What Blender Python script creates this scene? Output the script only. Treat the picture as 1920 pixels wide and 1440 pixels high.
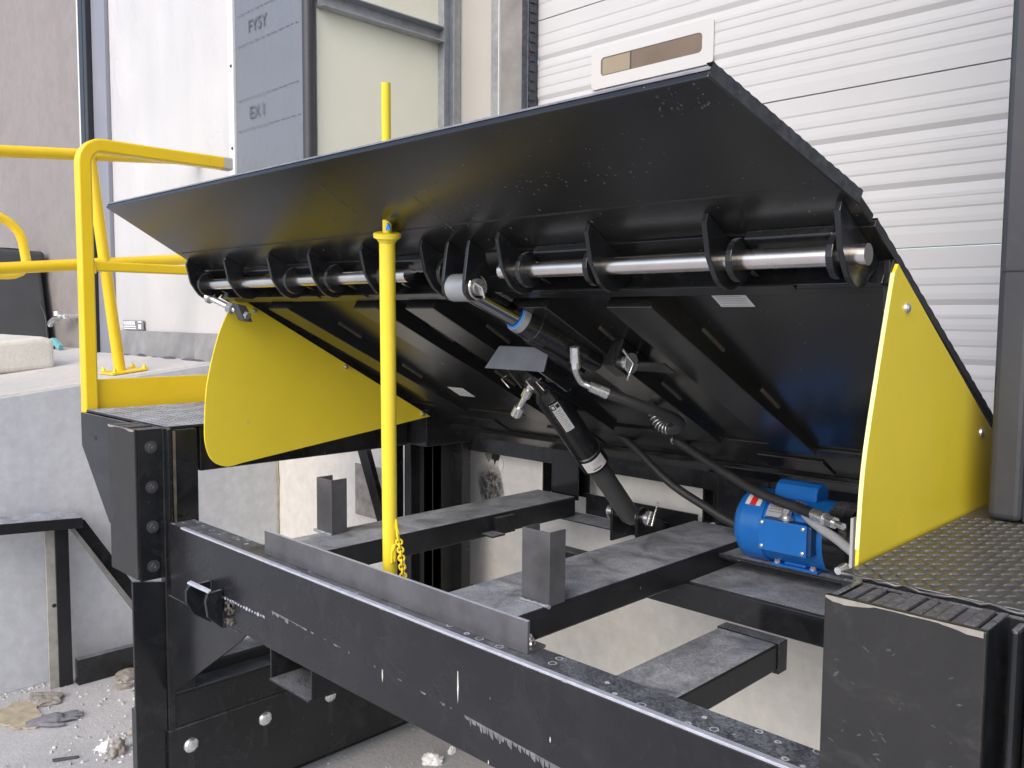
import bpy, bmesh, math, random
from math import sin, cos, pi, radians
from mathutils import Vector, Matrix
random.seed(7)
C = bpy.context.scene.collection
for o in list(bpy.data.objects): bpy.data.objects.remove(o)
SC = bpy.context.scene

# ------------------------------------------------------------------ camera, sky, sun, exposure
cam = bpy.data.cameras.new('camera'); camo = bpy.data.objects.new('camera', cam); C.objects.link(camo)
cam.sensor_width = 36.0; cam.lens = 36.0*1624/1920; cam.clip_start = 0.02; cam.clip_end = 3000
yaw, pit, rol = radians(44.626), radians(4.379), radians(0.4326)
fw = Vector((-sin(yaw)*cos(pit), cos(yaw)*cos(pit), -sin(pit)))
rt = Vector((cos(yaw), sin(yaw), 0)); up = rt.cross(fw)
r2 = rt*cos(rol)+up*sin(rol); u2 = -rt*sin(rol)+up*cos(rol)
camo.matrix_world = Matrix(((r2.x, u2.x, -fw.x, 0), (r2.y, u2.y, -fw.y, 0), (r2.z, u2.z, -fw.z, 1.77), (0, 0, 0, 1)))
SC.camera = camo

SUN_EL, SUN_AZ = radians(38), radians(163)      # azimuth measured clockwise from +Y
w = bpy.data.worlds.new("World"); SC.world = w; w.use_nodes = True
nt = w.node_tree; bg = nt.nodes['Background']
sky = nt.nodes.new('ShaderNodeTexSky'); sky.sky_type = 'NISHITA'; sky.sun_disc = False
sky.sun_elevation = SUN_EL; sky.sun_rotation = SUN_AZ
sky.air_density = 1.0; sky.dust_density = 3.0; sky.ozone_density = 1.0; sky.altitude = 100
nt.links.new(sky.outputs['Color'], bg.inputs['Color']); bg.inputs['Strength'].default_value = 0.15
sun = bpy.data.lights.new('sun', 'SUN'); suno = bpy.data.objects.new('sun', sun); C.objects.link(suno)
sun.energy = 0.7; sun.angle = radians(70); sun.color = (1, .985, .97)
sdir = Vector((sin(SUN_AZ)*cos(SUN_EL), cos(SUN_AZ)*cos(SUN_EL), sin(SUN_EL)))
suno.rotation_euler = sdir.to_track_quat('Z', 'Y').to_euler()
SC.view_settings.view_transform = 'Standard'; SC.view_settings.look = 'None'
SC.view_settings.gamma = 1; SC.view_settings.use_curve_mapping = False
SC.view_settings.exposure = 0.80

# ------------------------------------------------------------------ materials
def newmat(name):
    m = bpy.data.materials.new(name); m.use_nodes = True
    n = m.node_tree.nodes; l = m.node_tree.links
    return m, n, l, n['Principled BSDF']
def nd(n, t, **k):
    x = n.new(t)
    for a, b in k.items():
        if a in x.inputs: x.inputs[a].default_value = b
        else: setattr(x, a, b)
    return x
def ramp(n, l, src, a, b, ca=(0, 0, 0, 1), cb=(1, 1, 1, 1)):
    r = n.new('ShaderNodeValToRGB'); e = r.color_ramp.elements
    e[0].position = a; e[1].position = b; e[0].color = ca; e[1].color = cb
    l.new(src, r.inputs[0]); return r
def mixc(n, l, fac, a, b, mode='MIX'):
    x = n.new('ShaderNodeMix'); x.data_type = 'RGBA'; x.blend_type = mode
    for s, v in ((0, fac), (6, a), (7, b)):
        if hasattr(v, 'is_output') or isinstance(v, bpy.types.NodeSocket): l.new(v, x.inputs[s])
        elif isinstance(v, (int, float)): x.inputs[s].default_value = v
        else: x.inputs[s].default_value = (*v, 1) if len(v) == 3 else v
    return x.outputs[2]
def mul(n, l, a, b):
    x = n.new('ShaderNodeMath'); x.operation = 'MULTIPLY'
    for i, v in enumerate((a, b)):
        if isinstance(v, (int, float)): x.inputs[i].default_value = v
        else: l.new(v, x.inputs[i])
    return x.outputs[0]
def paint(name, col, rough=.35, metal=0, var=.12, vscale=5, bump=0, bscale=120, dust=0, dustcol=(.30, .31, .34), dscale=9, dmin=.35,
          chips=0, chipcol=(.45, .45, .46), cscale=45, cstretch=(1, 1, 1), spec=.5, rings=False, rvar=.12, smudge=0, smcol=(.18, .18, .2), coat=0):
    m, n, l, p = newmat(name)
    tc = n.new('ShaderNodeTexCoord')
    no = nd(n, 'ShaderNodeTexNoise', Scale=vscale, Detail=6, Roughness=.6); l.new(tc.outputs['Object'], no.inputs['Vector'])
    lo = tuple(c*(1-var) for c in col); hi = tuple(min(1, c*(1+var)) for c in col)
    r = ramp(n, l, no.outputs['Fac'], .3, .7, (*lo, 1), (*hi, 1)); c = r.outputs[0]
    rr = ramp(n, l, no.outputs['Fac'], .25, .75, (rough*(1-rvar),)*3+(1,), (min(1, rough*(1+rvar)),)*3+(1,)).outputs[0]
    if smudge:
        n3 = nd(n, 'ShaderNodeTexNoise', Scale=vscale*1.7, Detail=8, Roughness=.7, Distortion=1.2); l.new(tc.outputs['Object'], n3.inputs['Vector'])
        s3 = ramp(n, l, n3.outputs['Fac'], .52, .75).outputs[0]
        f = mul(n, l, s3, smudge); c = mixc(n, l, f, c, smcol); rr = mixc(n, l, f, rr, (.6, .6, .6))
    if chips:
        mp = nd(n, 'ShaderNodeMapping'); mp.inputs['Scale'].default_value = cstretch; l.new(tc.outputs['Object'], mp.inputs['Vector'])
        n2 = nd(n, 'ShaderNodeTexNoise', Scale=cscale, Detail=3, Roughness=.5); l.new(mp.outputs[0], n2.inputs['Vector'])
        n2b = nd(n, 'ShaderNodeTexNoise', Scale=cscale*.11, Detail=3); l.new(tc.outputs['Object'], n2b.inputs['Vector'])
        k = ramp(n, l, n2.outputs['Fac'], .77-chips*.06, .79-chips*.06).outputs[0]; k2 = ramp(n, l, n2b.outputs['Fac'], .5, .62).outputs[0]
        f = mul(n, l, k, k2); c = mixc(n, l, f, c, chipcol); rr = mixc(n, l, f, rr, (.5, .5, .5))
    if dust:
        g = n.new('ShaderNodeNewGeometry'); sx = n.new('ShaderNodeSeparateXYZ'); l.new(g.outputs['Normal'], sx.inputs[0])
        un = ramp(n, l, sx.outputs[2], .7, .95).outputs[0]
        mp2 = nd(n, 'ShaderNodeMapping'); mp2.inputs['Scale'].default_value = (1, 1, 1); l.new(tc.outputs['Object'], mp2.inputs['Vector'])
        n4 = nd(n, 'ShaderNodeTexNoise', Scale=dscale, Detail=9, Roughness=.72, Distortion=.8); l.new(mp2.outputs[0], n4.inputs['Vector'])
        dn = ramp(n, l, n4.outputs['Fac'], .22, .62).outputs[0]
        sp = nd(n, 'ShaderNodeTexNoise', Scale=190, Detail=4, Roughness=.7); l.new(tc.outputs['Object'], sp.inputs['Vector'])
        spk = ramp(n, l, sp.outputs['Fac'], .42, .60, (dmin, dmin, dmin, 1)).outputs[0]
        f = mul(n, l, mul(n, l, mul(n, l, un, dn), spk), dust); c = mixc(n, l, f, c, dustcol); rr = mixc(n, l, f, rr, (.62, .62, .62))
        if rings:
            v = nd(n, 'ShaderNodeTexVoronoi', Scale=30, Randomness=1.0); l.new(tc.outputs['Object'], v.inputs['Vector'])
            n5 = nd(n, 'ShaderNodeTexNoise', Scale=60, Detail=2); l.new(tc.outputs['Object'], n5.inputs['Vector'])
            ad = n.new('ShaderNodeMath'); ad.operation = 'MULTIPLY_ADD'; l.new(n5.outputs['Fac'], ad.inputs[0]); ad.inputs[1].default_value = .22; l.new(v.outputs['Distance'], ad.inputs[2])
            a = ramp(n, l, ad.outputs[0], .30, .33).outputs[0]; b = ramp(n, l, ad.outputs[0], .355, .385, (1, 1, 1, 1), (0, 0, 0, 1)).outputs[0]
            sep = n.new('ShaderNodeSeparateColor'); l.new(v.outputs['Color'], sep.inputs[0])
            sel = ramp(n, l, sep.outputs[0], .50, .52).outputs[0]
            f = mul(n, l, mul(n, l, mul(n, l, a, b), sel), un); c = mixc(n, l, f, c, (.55, .57, .6))
    l.new(c, p.inputs['Base Color']); l.new(rr, p.inputs['Roughness'])
    p.inputs['Metallic'].default_value = metal; p.inputs['Specular IOR Level'].default_value = spec
    if coat: p.inputs['Coat Weight'].default_value = coat; p.inputs['Coat Roughness'].default_value = .08
    if bump:
        nb = nd(n, 'ShaderNodeTexNoise', Scale=bscale, Detail=4, Roughness=.6); l.new(tc.outputs['Object'], nb.inputs['Vector'])
        bp = nd(n, 'ShaderNodeBump', Strength=bump, Distance=.004); l.new(nb.outputs['Fac'], bp.inputs['Height']); l.new(bp.outputs[0], p.inputs['Normal'])
    return m
M = {}
M['black'] = paint('black_paint', (.013, .014, .016), .20, var=.3, dust=.75, chips=.3, cscale=90, smudge=.10, bump=.05, bscale=40)
M['black_front'] = paint('black_paint_scuffed', (.014, .0145, .017), .27, var=.25, dust=.8, chips=.75, cscale=38, cstretch=(1, 1, .35), smudge=.06, rings=True, bump=.03, bscale=14, dscale=14, dustcol=(.26, .28, .32))
M['black_rail'] = paint('black_paint_dusty', (.015, .016, .019), .34, var=.3, dust=1.0, chips=.3, smudge=.1, dscale=8, dustcol=(.50, .53, .60), dmin=.62)
M['black_deck'] = paint('black_paint_underside', (.012, .0122, .0125), .24, var=.25, spec=.7, chips=.9, cscale=210, chipcol=(.3, .3, .28), smudge=.07, smcol=(.07, .07, .075), bump=.05, bscale=18)
M['bumper_face'] = paint('bumper_face_steel', (.019, .0185, .019), .42, var=.12, vscale=9, chips=1.7, cscale=20, chipcol=(.20, .20, .21), smudge=.22, smcol=(.13, .13, .13), bump=.08, bscale=60)
M['rubber'] = paint('black_rubber', (.035, .035, .04), .6, var=.35, vscale=30, smudge=.55, smcol=(.19, .16, .06), bump=.6, bscale=90, dust=.75, dustcol=(.19, .19, .22), dscale=22)
M['raw'] = paint('mill_scale_steel', (.15, .15, .162), .38, metal=.55, var=.25, vscale=11, chips=.5, cscale=30, chipcol=(.22, .17, .12), smudge=.2, smcol=(.17, .15, .13), bump=.06)
M['edge'] = paint('pale_steel_edge', (.50, .52, .60), .38, metal=.3, var=.15, vscale=40)  # also the painted sky highlight along the front beam
M['worn'] = paint('worn_dusty_edge', (.22, .225, .25), .45, metal=.2, var=.35, vscale=25)
M['worn_tan'] = paint('worn_tan_edge', (.27, .25, .225), .6, var=.25, vscale=40)
M['bolt_black'] = paint('black_painted_bolt', (.06, .062, .068), .22, var=.3)
M['leg_grey'] = paint('dusty_grey_steel', (.36, .345, .32), .6, var=.25, vscale=12, smudge=.3)
M['tread_edge'] = paint('grey_tread_edge', (.035, .036, .04), .45, var=.5, vscale=60, chips=.9, cscale=80, chipcol=(.15, .15, .16))  # greyer than the plate, so its colour stands in for sky light
M['smear'] = paint('scuffed_black', (.024, .024, .025), .5, var=.5, vscale=25)
M['pane_light'] = paint('tan_pane_view', (.30, .25, .17), .15, var=.1, vscale=2)
M['ink_membrane'] = paint('faint_print', (.10, .108, .128), .6)
M['scrape'] = paint('chalky_scrape', (.15, .15, .16), .7, var=.35, vscale=60)
M['gold_glint'] = paint('brassy_highlight', (.34, .29, .20), .35, metal=.7, var=.3, vscale=30)  # tint of the painted highlight beside the corner post
M['scuff'] = paint('pale_scuff', (.06, .06, .062), .6, var=.4, vscale=80)
M['weld'] = paint('weld_bead', (.11, .10, .09), .3, var=.4, vscale=120, chips=.9, cscale=90, bump=.9, bscale=160)
M['yellow'] = paint('yellow_enamel', (.80, .55, .02), .30, var=.05, vscale=6, bump=.03, bscale=30, smudge=.04, smcol=(.5, .35, .05))
M['yellow_pole'] = paint('yellow_pole_enamel', (.86, .68, .05), .32, var=.05, vscale=9, bump=.03, smudge=.05, smcol=(.6, .42, .05))
M['guard'] = paint('yellow_guard_paint', (.80, .635, .045), .24, var=.05, vscale=4, chips=.35, cscale=25, chipcol=(.45, .40, .28), smudge=.06, smcol=(.45, .36, .08), bump=.02)
M['guard_edge'] = paint('scraped_guard_edge', (.75, .74, .35), .4, var=.2, vscale=20)
M['zinc'] = paint('zinc_plating', (.80, .74, .70), .24, metal=1, var=.10, vscale=9, smudge=.12, smcol=(.5, .5, .52))
M['chrome'] = paint('chrome_plating', (.30, .31, .33), .13, metal=1, var=.06, smudge=.05)
M['fitting'] = paint('silver_fitting', (.80, .81, .82), .27, metal=.85, var=.15, vscale=40)
M['blue'] = paint('blue_motor_enamel', (.012, .16, .56), .34, var=.07, vscale=9, bump=.06, bscale=60, smudge=.05, smcol=(.03, .2, .5))
M['blue_dark'] = paint('blue_grey_side', (.012, .05, .16), .4, var=.1)
M['hose'] = paint('black_hose_rubber', (.028, .028, .031), .48, var=.25, vscale=30, smudge=.2, bump=.25, bscale=300)
M['conduit'] = paint('grey_conduit_plastic', (.42, .43, .45), .4, var=.06)
M['seal_blue'] = paint('blue_seal', (.02, .22, .75), .4)
M['red'] = paint('red_print', (.75, .03, .03), .5)
M['white'] = paint('white_label', (.74, .74, .76), .5, var=.04)
M['ink'] = paint('black_print', (.02, .02, .02), .6)
M['ink_grey'] = paint('grey_print', (.20, .20, .22), .6)
M['door'] = paint('white_door_steel', (.53, .535, .555), .38, var=.025, vscale=3, smudge=.05, smcol=(.62, .61, .60), bump=.05, bscale=200)
M['door_frame'] = paint('white_plastic_frame', (.56, .56, .565), .35, var=.02)
M['galv'] = paint('galvanised_steel', (.36, .38, .41), .42, metal=.5, var=.15, vscale=25)
M['jamb'] = paint('stained_steel_jamb', (.27, .265, .265), .45, metal=.3, var=.2, vscale=7, smudge=.3, smcol=(.2, .18, .19))
M['track'] = paint('dark_blue_track', (.05, .055, .075), .35, metal=.4, var=.5, vscale=40)
M['wall'] = paint('beige_wall_panel', (.44, .43, .41), .7, var=.05, vscale=2, bump=.1, bscale=60)
M['cream'] = paint('cream_translucent_panel', (.74, .745, .63), .45, var=.035, vscale=3, smudge=.06, smcol=(.7, .66, .5))
M['trim'] = paint('white_trim', (.66, .67, .68), .4, var=.03)
M['vinyl_grey'] = paint('dark_vinyl', (.036, .039, .049), .48, var=.10, vscale=5, smudge=.12, smcol=(.16, .16, .18), bump=.25, bscale=16, chips=.4, cscale=22, cstretch=(1, 1, .3), chipcol=(.25, .25, .27))
M['track_black'] = paint('black_door_track', (.02, .021, .025), .35, var=.2)
M['track_grey'] = paint('blue_grey_guide', (.23, .24, .29), .5, var=.06)
M['bin'] = paint('dark_grey_plastic', (.06, .062, .068), .5, var=.1)
M['bin_panel'] = paint('beige_plastic', (.46, .43, .38), .5, var=.06)
M['teal'] = paint('teal_plastic', (.16, .42, .45), .5)
M['flap'] = paint('grey_rubber_flap', (.24, .24, .25), .55, var=.2, vscale=8, smudge=.35, smcol=(.36, .37, .40), bump=.6, bscale=9)
M['flap_dark'] = paint('dark_flap_hem', (.085, .09, .10), .5, var=.2)
M['glass'] = paint('brown_window_pane', (.17, .125, .085), .12, var=.25, vscale=2)
M['glove'] = paint('grey_knit_glove', (.20, .20, .23), .85, var=.2, vscale=60, bump=.5, bscale=500)
M['card'] = paint('torn_cardboard', (.40, .35, .26), .85, var=.25, vscale=25, bump=.4)
M['stone'] = paint('broken_mortar', (.27, .25, .23), .9, var=.3, vscale=30, bump=.8)
M['foam'] = paint('white_scrap', (.80, .80, .80), .8, var=.05)
M['twig'] = paint('dark_rubber_scrap', (.06, .06, .065), .6, var=.3)
M['chain'] = paint('yellow_chain_plastic', (.80, .60, .03), .4, var=.06)
M['old_plate'] = paint('rusty_flaking_plate', (.30, .28, .27), .7, var=.35, vscale=22, chips=.9, cscale=30, chipcol=(.12, .06, .045), smudge=.5, smcol=(.14, .13, .13), bump=.6, bscale=40)

def concrete(name, base, stains=.35, scale=1.0, rough=.85, wet=(.23, .22, .21), bump=.25, streaks=0, grit=0, var=.13):
    m, n, l, p = newmat(name)
    tc = n.new('ShaderNodeTexCoord')
    a = nd(n, 'ShaderNodeTexNoise', Scale=1.3*scale, Detail=10, Roughness=.65, Distortion=.6); l.new(tc.outputs['Object'], a.inputs['Vector'])
    b = nd(n, 'ShaderNodeTexNoise', Scale=38*scale, Detail=6, Roughness=.7); l.new(tc.outputs['Object'], b.inputs['Vector'])
    c = ramp(n, l, a.outputs['Fac'], .3, .7, (*[x*(1-var) for x in base], 1), (*[min(1, x*(1+var)) for x in base], 1)).outputs[0]
    f = ramp(n, l, b.outputs['Fac'], .35, .65, (.90, .90, .90, 1), (1.06, 1.06, 1.06, 1)).outputs[0]
    c = mixc(n, l, 1.0, c, f, 'MULTIPLY')
    s = nd(n, 'ShaderNodeTexNoise', Scale=3.1*scale, Detail=7, Roughness=.7, Distortion=1.4); l.new(tc.outputs['Object'], s.inputs['Vector'])
    sr = ramp(n, l, s.outputs['Fac'], .55, .8).outputs[0]
    c = mixc(n, l, mul(n, l, sr, stains), c, wet)
    if streaks:
        mp = nd(n, 'ShaderNodeMapping'); mp.inputs['Scale'].default_value = (6, 6, .5); l.new(tc.outputs['Object'], mp.inputs['Vector'])
        q = nd(n, 'ShaderNodeTexNoise', Scale=2, Detail=6); l.new(mp.outputs[0], q.inputs['Vector'])
        c = mixc(n, l, mul(n, l, ramp(n, l, q.outputs['Fac'], .45, .75).outputs[0], streaks), c, [x*.72 for x in base])
    if grit:
        g = nd(n, 'ShaderNodeTexNoise', Scale=70, Detail=5, Roughness=.8); l.new(tc.outputs['Object'], g.inputs['Vector'])
        g2 = nd(n, 'ShaderNodeTexNoise', Scale=5, Detail=4); l.new(tc.outputs['Object'], g2.inputs['Vector'])
        k = mul(n, l, ramp(n, l, g.outputs['Fac'], .58, .64).outputs[0], ramp(n, l, g2.outputs['Fac'], .42, .6).outputs[0])
        c = mixc(n, l, mul(n, l, k, grit), c, (.68, .69, .71))
        g3 = nd(n, 'ShaderNodeTexNoise', Scale=45, Detail=5, Roughness=.8); l.new(tc.outputs['Object'], g3.inputs['Vector'])
        c = mixc(n, l, mul(n, l, ramp(n, l, g3.outputs['Fac'], .63, .68).outputs[0], .6), c, (.12, .11, .10))
    l.new(c, p.inputs['Base Color']); p.inputs['Roughness'].default_value = rough
    bp = nd(n, 'ShaderNodeBump', Strength=bump, Distance=.006); l.new(b.outputs['Fac'], bp.inputs['Height']); l.new(bp.outputs[0], p.inputs['Normal'])
    return m
M['ground'] = concrete('rough_concrete_ground', (.46, .46, .475), .3, 1.4, bump=.9, grit=.9)
M['ramp'] = concrete('ramp_concrete', (.55, .535, .515), .25, .9, bump=.3)
M['side_wall'] = concrete('cast_concrete_wall', (.56, .58, .62), .14, .5, .75, (.36, .36, .37), .12, .30, var=.09)
M['pit_wall'] = concrete('pit_concrete_wall', (.72, .71, .69), .05, .35, .7, (.5, .49, .47), .05, .06, var=.045)
M['pit_wall_grey'] = concrete('grey_wall_panel', (.37, .37, .365), .2, .8, .75, (.3, .3, .3), .10, .3)
M['facade'] = concrete('painted_wall', (.245, .227, .225), .04, .22, .75, (.32, .30, .295), .03, var=.03)
M['kerb'] = concrete('pale_kerb', (.62, .61, .57), .2, 2, .8)

def vinyl(name, col, wr=.6):
    m, n, l, p = newmat(name); tc = n.new('ShaderNodeTexCoord')
    a = nd(n, 'ShaderNodeTexNoise', Scale=1.8, Detail=4); l.new(tc.outputs['Object'], a.inputs['Vector'])
    c = ramp(n, l, a.outputs['Fac'], .3, .7, (*[x*.94 for x in col], 1), (*[min(.9, x*1.04) for x in col], 1)).outputs[0]
    mp = nd(n, 'ShaderNodeMapping'); mp.inputs['Scale'].default_value = (4.5, 1.5, 2.2); mp.inputs['Rotation'].default_value = (0, radians(-32), 0); l.new(tc.outputs['Object'], mp.inputs['Vector'])
    wv = nd(n, 'ShaderNodeTexNoise', Scale=1.6, Detail=5, Roughness=.55, Distortion=1.5); l.new(mp.outputs[0], wv.inputs['Vector'])
    w2 = nd(n, 'ShaderNodeTexNoise', Scale=1.1, Detail=2); l.new(tc.outputs['Object'], w2.inputs['Vector'])
    h = mul(n, l, wv.outputs['Fac'], ramp(n, l, w2.outputs['Fac'], .38, .66, (.12, .12, .12, 1)).outputs[0])
    bp = nd(n, 'ShaderNodeBump', Strength=wr, Distance=.03); l.new(h, bp.inputs['Height']); l.new(bp.outputs[0], p.inputs['Normal'])
    l.new(c, p.inputs['Base Color']); p.inputs['Roughness'].default_value = .42
    return m
M['vinyl_white'] = vinyl('white_vinyl_sheet', (.54, .535, .545), .38)
M['membrane'] = vinyl('grey_vinyl_membrane', (.155, .17, .20), .7)

# ------------------------------------------------------------------ mesh helpers
ORG = {}
class G:
    def __init__(s): s.v = []; s.f = []; s.sm = []
    def add(s, vs, fs, smooth=False):
        b = len(s.v); s.v += [Vector(v) for v in vs]
        for f in fs: s.f.append(tuple(b+i for i in f)); s.sm.append(smooth)
        return s
    def box(s, x0, x1, y0, y1, z0, z1):
        x0, x1 = sorted((x0, x1)); y0, y1 = sorted((y0, y1)); z0, z1 = sorted((z0, z1))
        return s.add([(x0, y0, z0), (x1, y0, z0), (x1, y1, z0), (x0, y1, z0), (x0, y0, z1), (x1, y0, z1), (x1, y1, z1), (x0, y1, z1)],
                     [(3, 2, 1, 0), (4, 5, 6, 7), (0, 1, 5, 4), (1, 2, 6, 5), (2, 3, 7, 6), (3, 0, 4, 7)])
    def ext(s, base, vec):                      # polygon swept along a vector
        n = len(base); base = [Vector(b) for b in base]; vec = Vector(vec)
        nrm = sum(((base[i]-base[0]).cross(base[i+1]-base[0]) for i in range(1, n-1)), Vector())
        if nrm.dot(vec) > 0: base = base[::-1]
        vs = base+[b+vec for b in base]
        return s.add(vs, [tuple(range(n)), tuple(range(2*n-1, n-1, -1))]+[(i, n+i, n+(i+1) % n, (i+1) % n)[::-1][::-1] for i in range(n)])
    def px(s, yz, x0, x1): return s.ext([(x0, y, z) for y, z in yz], (x1-x0, 0, 0))
    def py(s, xz, y0, y1): return s.ext([(x, y0, z) for x, z in xz], (0, y1-y0, 0))
    def pz(s, xy, z0, z1): return s.ext([(x, y, z0) for x, y in xy], (0, 0, z1-z0))
    def cyl(s, p0, p1, r0, r1=None, n=18, caps=True, smooth=True):
        p0 = Vector(p0); p1 = Vector(p1); r1 = r0 if r1 is None else r1
        d = (p1-p0).normalized(); a = d.orthogonal().normalized(); b = d.cross(a)
        ri = [p0+(a*cos(2*pi*i/n)+b*sin(2*pi*i/n))*r0 for i in range(n)]; rj = [p1+(a*cos(2*pi*i/n)+b*sin(2*pi*i/n))*r1 for i in range(n)]
        s.add(ri+rj, [(i, (i+1) % n, n+(i+1) % n, n+i) for i in range(n)], smooth)
        if caps: s.add(ri, [tuple(range(n-1, -1, -1))]); s.add(rj, [tuple(range(n))])
        return s
    def lathe(s, p0, d, prof, n=24):            # prof: (distance along d, radius)
        p0 = Vector(p0); d = Vector(d).normalized(); a = d.orthogonal().normalized(); b = d.cross(a)
        for k in range(len(prof)-1):
            (h0, r0), (h1, r1) = prof[k], prof[k+1]
            ri = [p0+d*h0+(a*cos(2*pi*i/n)+b*sin(2*pi*i/n))*r0 for i in range(n)]; rj = [p0+d*h1+(a*cos(2*pi*i/n)+b*sin(2*pi*i/n))*r1 for i in range(n)]
            s.add(ri+rj, [(i, (i+1) % n, n+(i+1) % n, n+i) for i in range(n)], True)
        return s
    def tube(s, pts, r, n=10, caps=True, closed=False):
        pts = [Vector(p) for p in pts]; N = len(pts); rings = []; u = None
        for i, p in enumerate(pts):
            if closed: t = (pts[(i+1) % N]-pts[i-1]).normalized()
            else: t = (pts[min(i+1, N-1)]-pts[max(i-1, 0)]).normalized()
            u = t.orthogonal().normalized() if u is None else (u-t*u.dot(t)).normalized()
            v = t.cross(u); rr = r[i] if isinstance(r, (list, tuple)) else r
            rings.append([p+(u*cos(2*pi*k/n)+v*sin(2*pi*k/n))*rr for k in range(n)])
        vs = [q for ri in rings for q in ri]; fs = []
        for i in range(N if closed else N-1):
            j = (i+1) % N
            for k in range(n): fs.append((i*n+k, i*n+(k+1) % n, j*n+(k+1) % n, j*n+k))
        s.add(vs, fs, True)
        if caps and not closed: s.add(rings[0], [tuple(range(n-1, -1, -1))]); s.add(rings[-1], [tuple(range(n))])
        return s
    def sq(s, pts, h, w, upv=(1, 0, 0)):         # square tube swept along a path; h along upv
        pts = [Vector(p) for p in pts]; N = len(pts); rings = []; upv = Vector(upv)
        for i, p in enumerate(pts):
            t = (pts[min(i+1, N-1)]-pts[max(i-1, 0)]).normalized(); v = t.cross(upv).normalized(); c = .22*min(h, w)
            rings.append([p+upv*a+v*b for a, b in ((h-c, w), (h, w-c), (h, c-w), (h-c, -w), (c-h, -w), (-h, c-w), (-h, w-c), (c-h, w))])
        vs = [q for ri in rings for q in ri]
        s.add(vs, [(i*8+k, i*8+(k+1) % 8, i*8+8+(k+1) % 8, i*8+8+k) for i in range(N-1) for k in range(8)])
        s.add(rings[0], [tuple(range(7, -1, -1))]); s.add(rings[-1], [tuple(range(8))])
        return s
    def quad(s, a, b, c, d): return s.add([a, b, c, d], [(0, 1, 2, 3)])
    def build(s, name, m, parent=None, bevel=0, seg=2, kind=None):
        org = ORG.get(parent, Vector()) if parent else (getattr(s, 'org', Vector()))
        me = bpy.data.meshes.new(name); me.from_pydata([v-org for v in s.v], [], s.f); me.update()
        bm = bmesh.new(); bm.from_mesh(me); bmesh.ops.recalc_face_normals(bm, faces=bm.faces); bm.to_mesh(me); bm.free()
        me.polygons.foreach_set('use_smooth', s.sm); me.update()
        o = bpy.data.objects.new(name, me); C.objects.link(o); me.materials.append(M[m] if isinstance(m, str) else m)
        if parent: o.parent = parent
        else: o.location = org
        ORG[o] = org
        if bevel:
            b = o.modifiers.new('bevel', 'BEVEL'); b.width = bevel; b.segments = seg; b.limit_method = 'ANGLE'; b.angle_limit = radians(40)
        if kind: o['kind'] = kind
        return o
def tag(o, label, cat, group=None):
    o['label'] = label; o['category'] = cat
    if group: o['group'] = group
    return o
def thing(name, label, cat, loc, group=None):
    o = bpy.data.objects.new(name, None); C.objects.link(o); o.location = loc; o.empty_display_size = .1
    ORG[o] = Vector(loc); return tag(o, label, cat, group)
def dup(o, parent=None, off=(0, 0, 0)):          # a linked copy of one part, moved by off
    c = o.copy(); C.objects.link(c); c.parent = parent or o.parent; c.location = o.location+Vector(off)
    for ch in list(o.children):
        d = ch.copy(); C.objects.link(d); d.parent = c
    return c
def spline(P, n=8):
    P = [Vector(p) for p in P]; Q = [P[0]*2-P[1]]+P+[P[-1]*2-P[-2]]; out = []
    for i in range(1, len(Q)-2):
        a, b, c, d = Q[i-1:i+3]
        for k in range(n):
            t = k/n; out.append(.5*((2*b)+(c-a)*t+(2*a-5*b+4*c-d)*t*t+(3*b-a-3*c+d)*t**3))
    out.append(P[-1]); return out
def text(s, size, loc, rot, m, name, parent=None, depth=.0006, align='LEFT'):
    cu = bpy.data.curves.new(name, 'FONT'); cu.body = s; cu.size = size; cu.extrude = depth; cu.align_x = align
    t = bpy.data.objects.new(name, cu); C.objects.link(t); dg = bpy.context.evaluated_depsgraph_get()
    me = bpy.data.meshes.new_from_object(t.evaluated_get(dg)); bpy.data.objects.remove(t)
    R = Matrix.Translation(loc) @ rot.to_4x4(); org = ORG.get(parent, Vector())
    me.transform(Matrix.Translation(-org) @ R)
    o = bpy.data.objects.new(name, me); C.objects.link(o); me.materials.clear(); me.materials.append(M[m]); o.parent = parent; ORG[o] = org
    return o
def axes(x, y):                                  # rotation whose local x and y point along x and y
    x = Vector(x).normalized(); z = x.cross(Vector(y)).normalized(); y = z.cross(x)
    return Matrix((x, y, z)).transposed()
def hexbolt(name, p, d, r, h, m, parent, washer=True):
    d = Vector(d).normalized(); p = Vector(p); g = G()
    if washer: g.cyl(p, p+d*h*.25, r*1.45, n=18)
    g.cyl(p+d*h*.25, p+d*h, r, n=6, smooth=False); g.cyl(p+d*h, p+d*h*1.7, r*.5, n=10)
    return g.build(name, m, parent, .0008, 1)

# ------------------------------------------------------------------ ground, ramp, walls (the setting)
g = G(); g.org = Vector((0, 0, 0)); g.quad((-300, -300, 0), (300, -300, 0), (300, 300, 0), (-300, 300, 0)); gr = g.build('ground', 'ground'); gr['kind'] = 'structure'
RZ = lambda y: 1.40+.118*(y-1.18)
g = G(); g.px([(-4, 0), (2.60, 0), (2.60, RZ(2.25)), (2.25, RZ(2.25)), (-4, RZ(-4))], -14, -4.45)
o = g.build('ramp', 'ramp', None, .012); o['kind'] = 'structure'
# face of the ramp's side, cast in a bluer concrete, 4 mm proud of the ramp body
g = G(); g.px([(-4, 0.0), (2.58, 0.0), (2.58, RZ(2.20)-.012), (2.2, RZ(2.20)-.012), (-4, RZ(-4)-.012)], -4.449, -4.437)
rw = g.build('retaining_wall', 'side_wall', None, .003); tag(rw, 'smooth grey concrete wall under the edge of the left ramp', 'wall')
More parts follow.
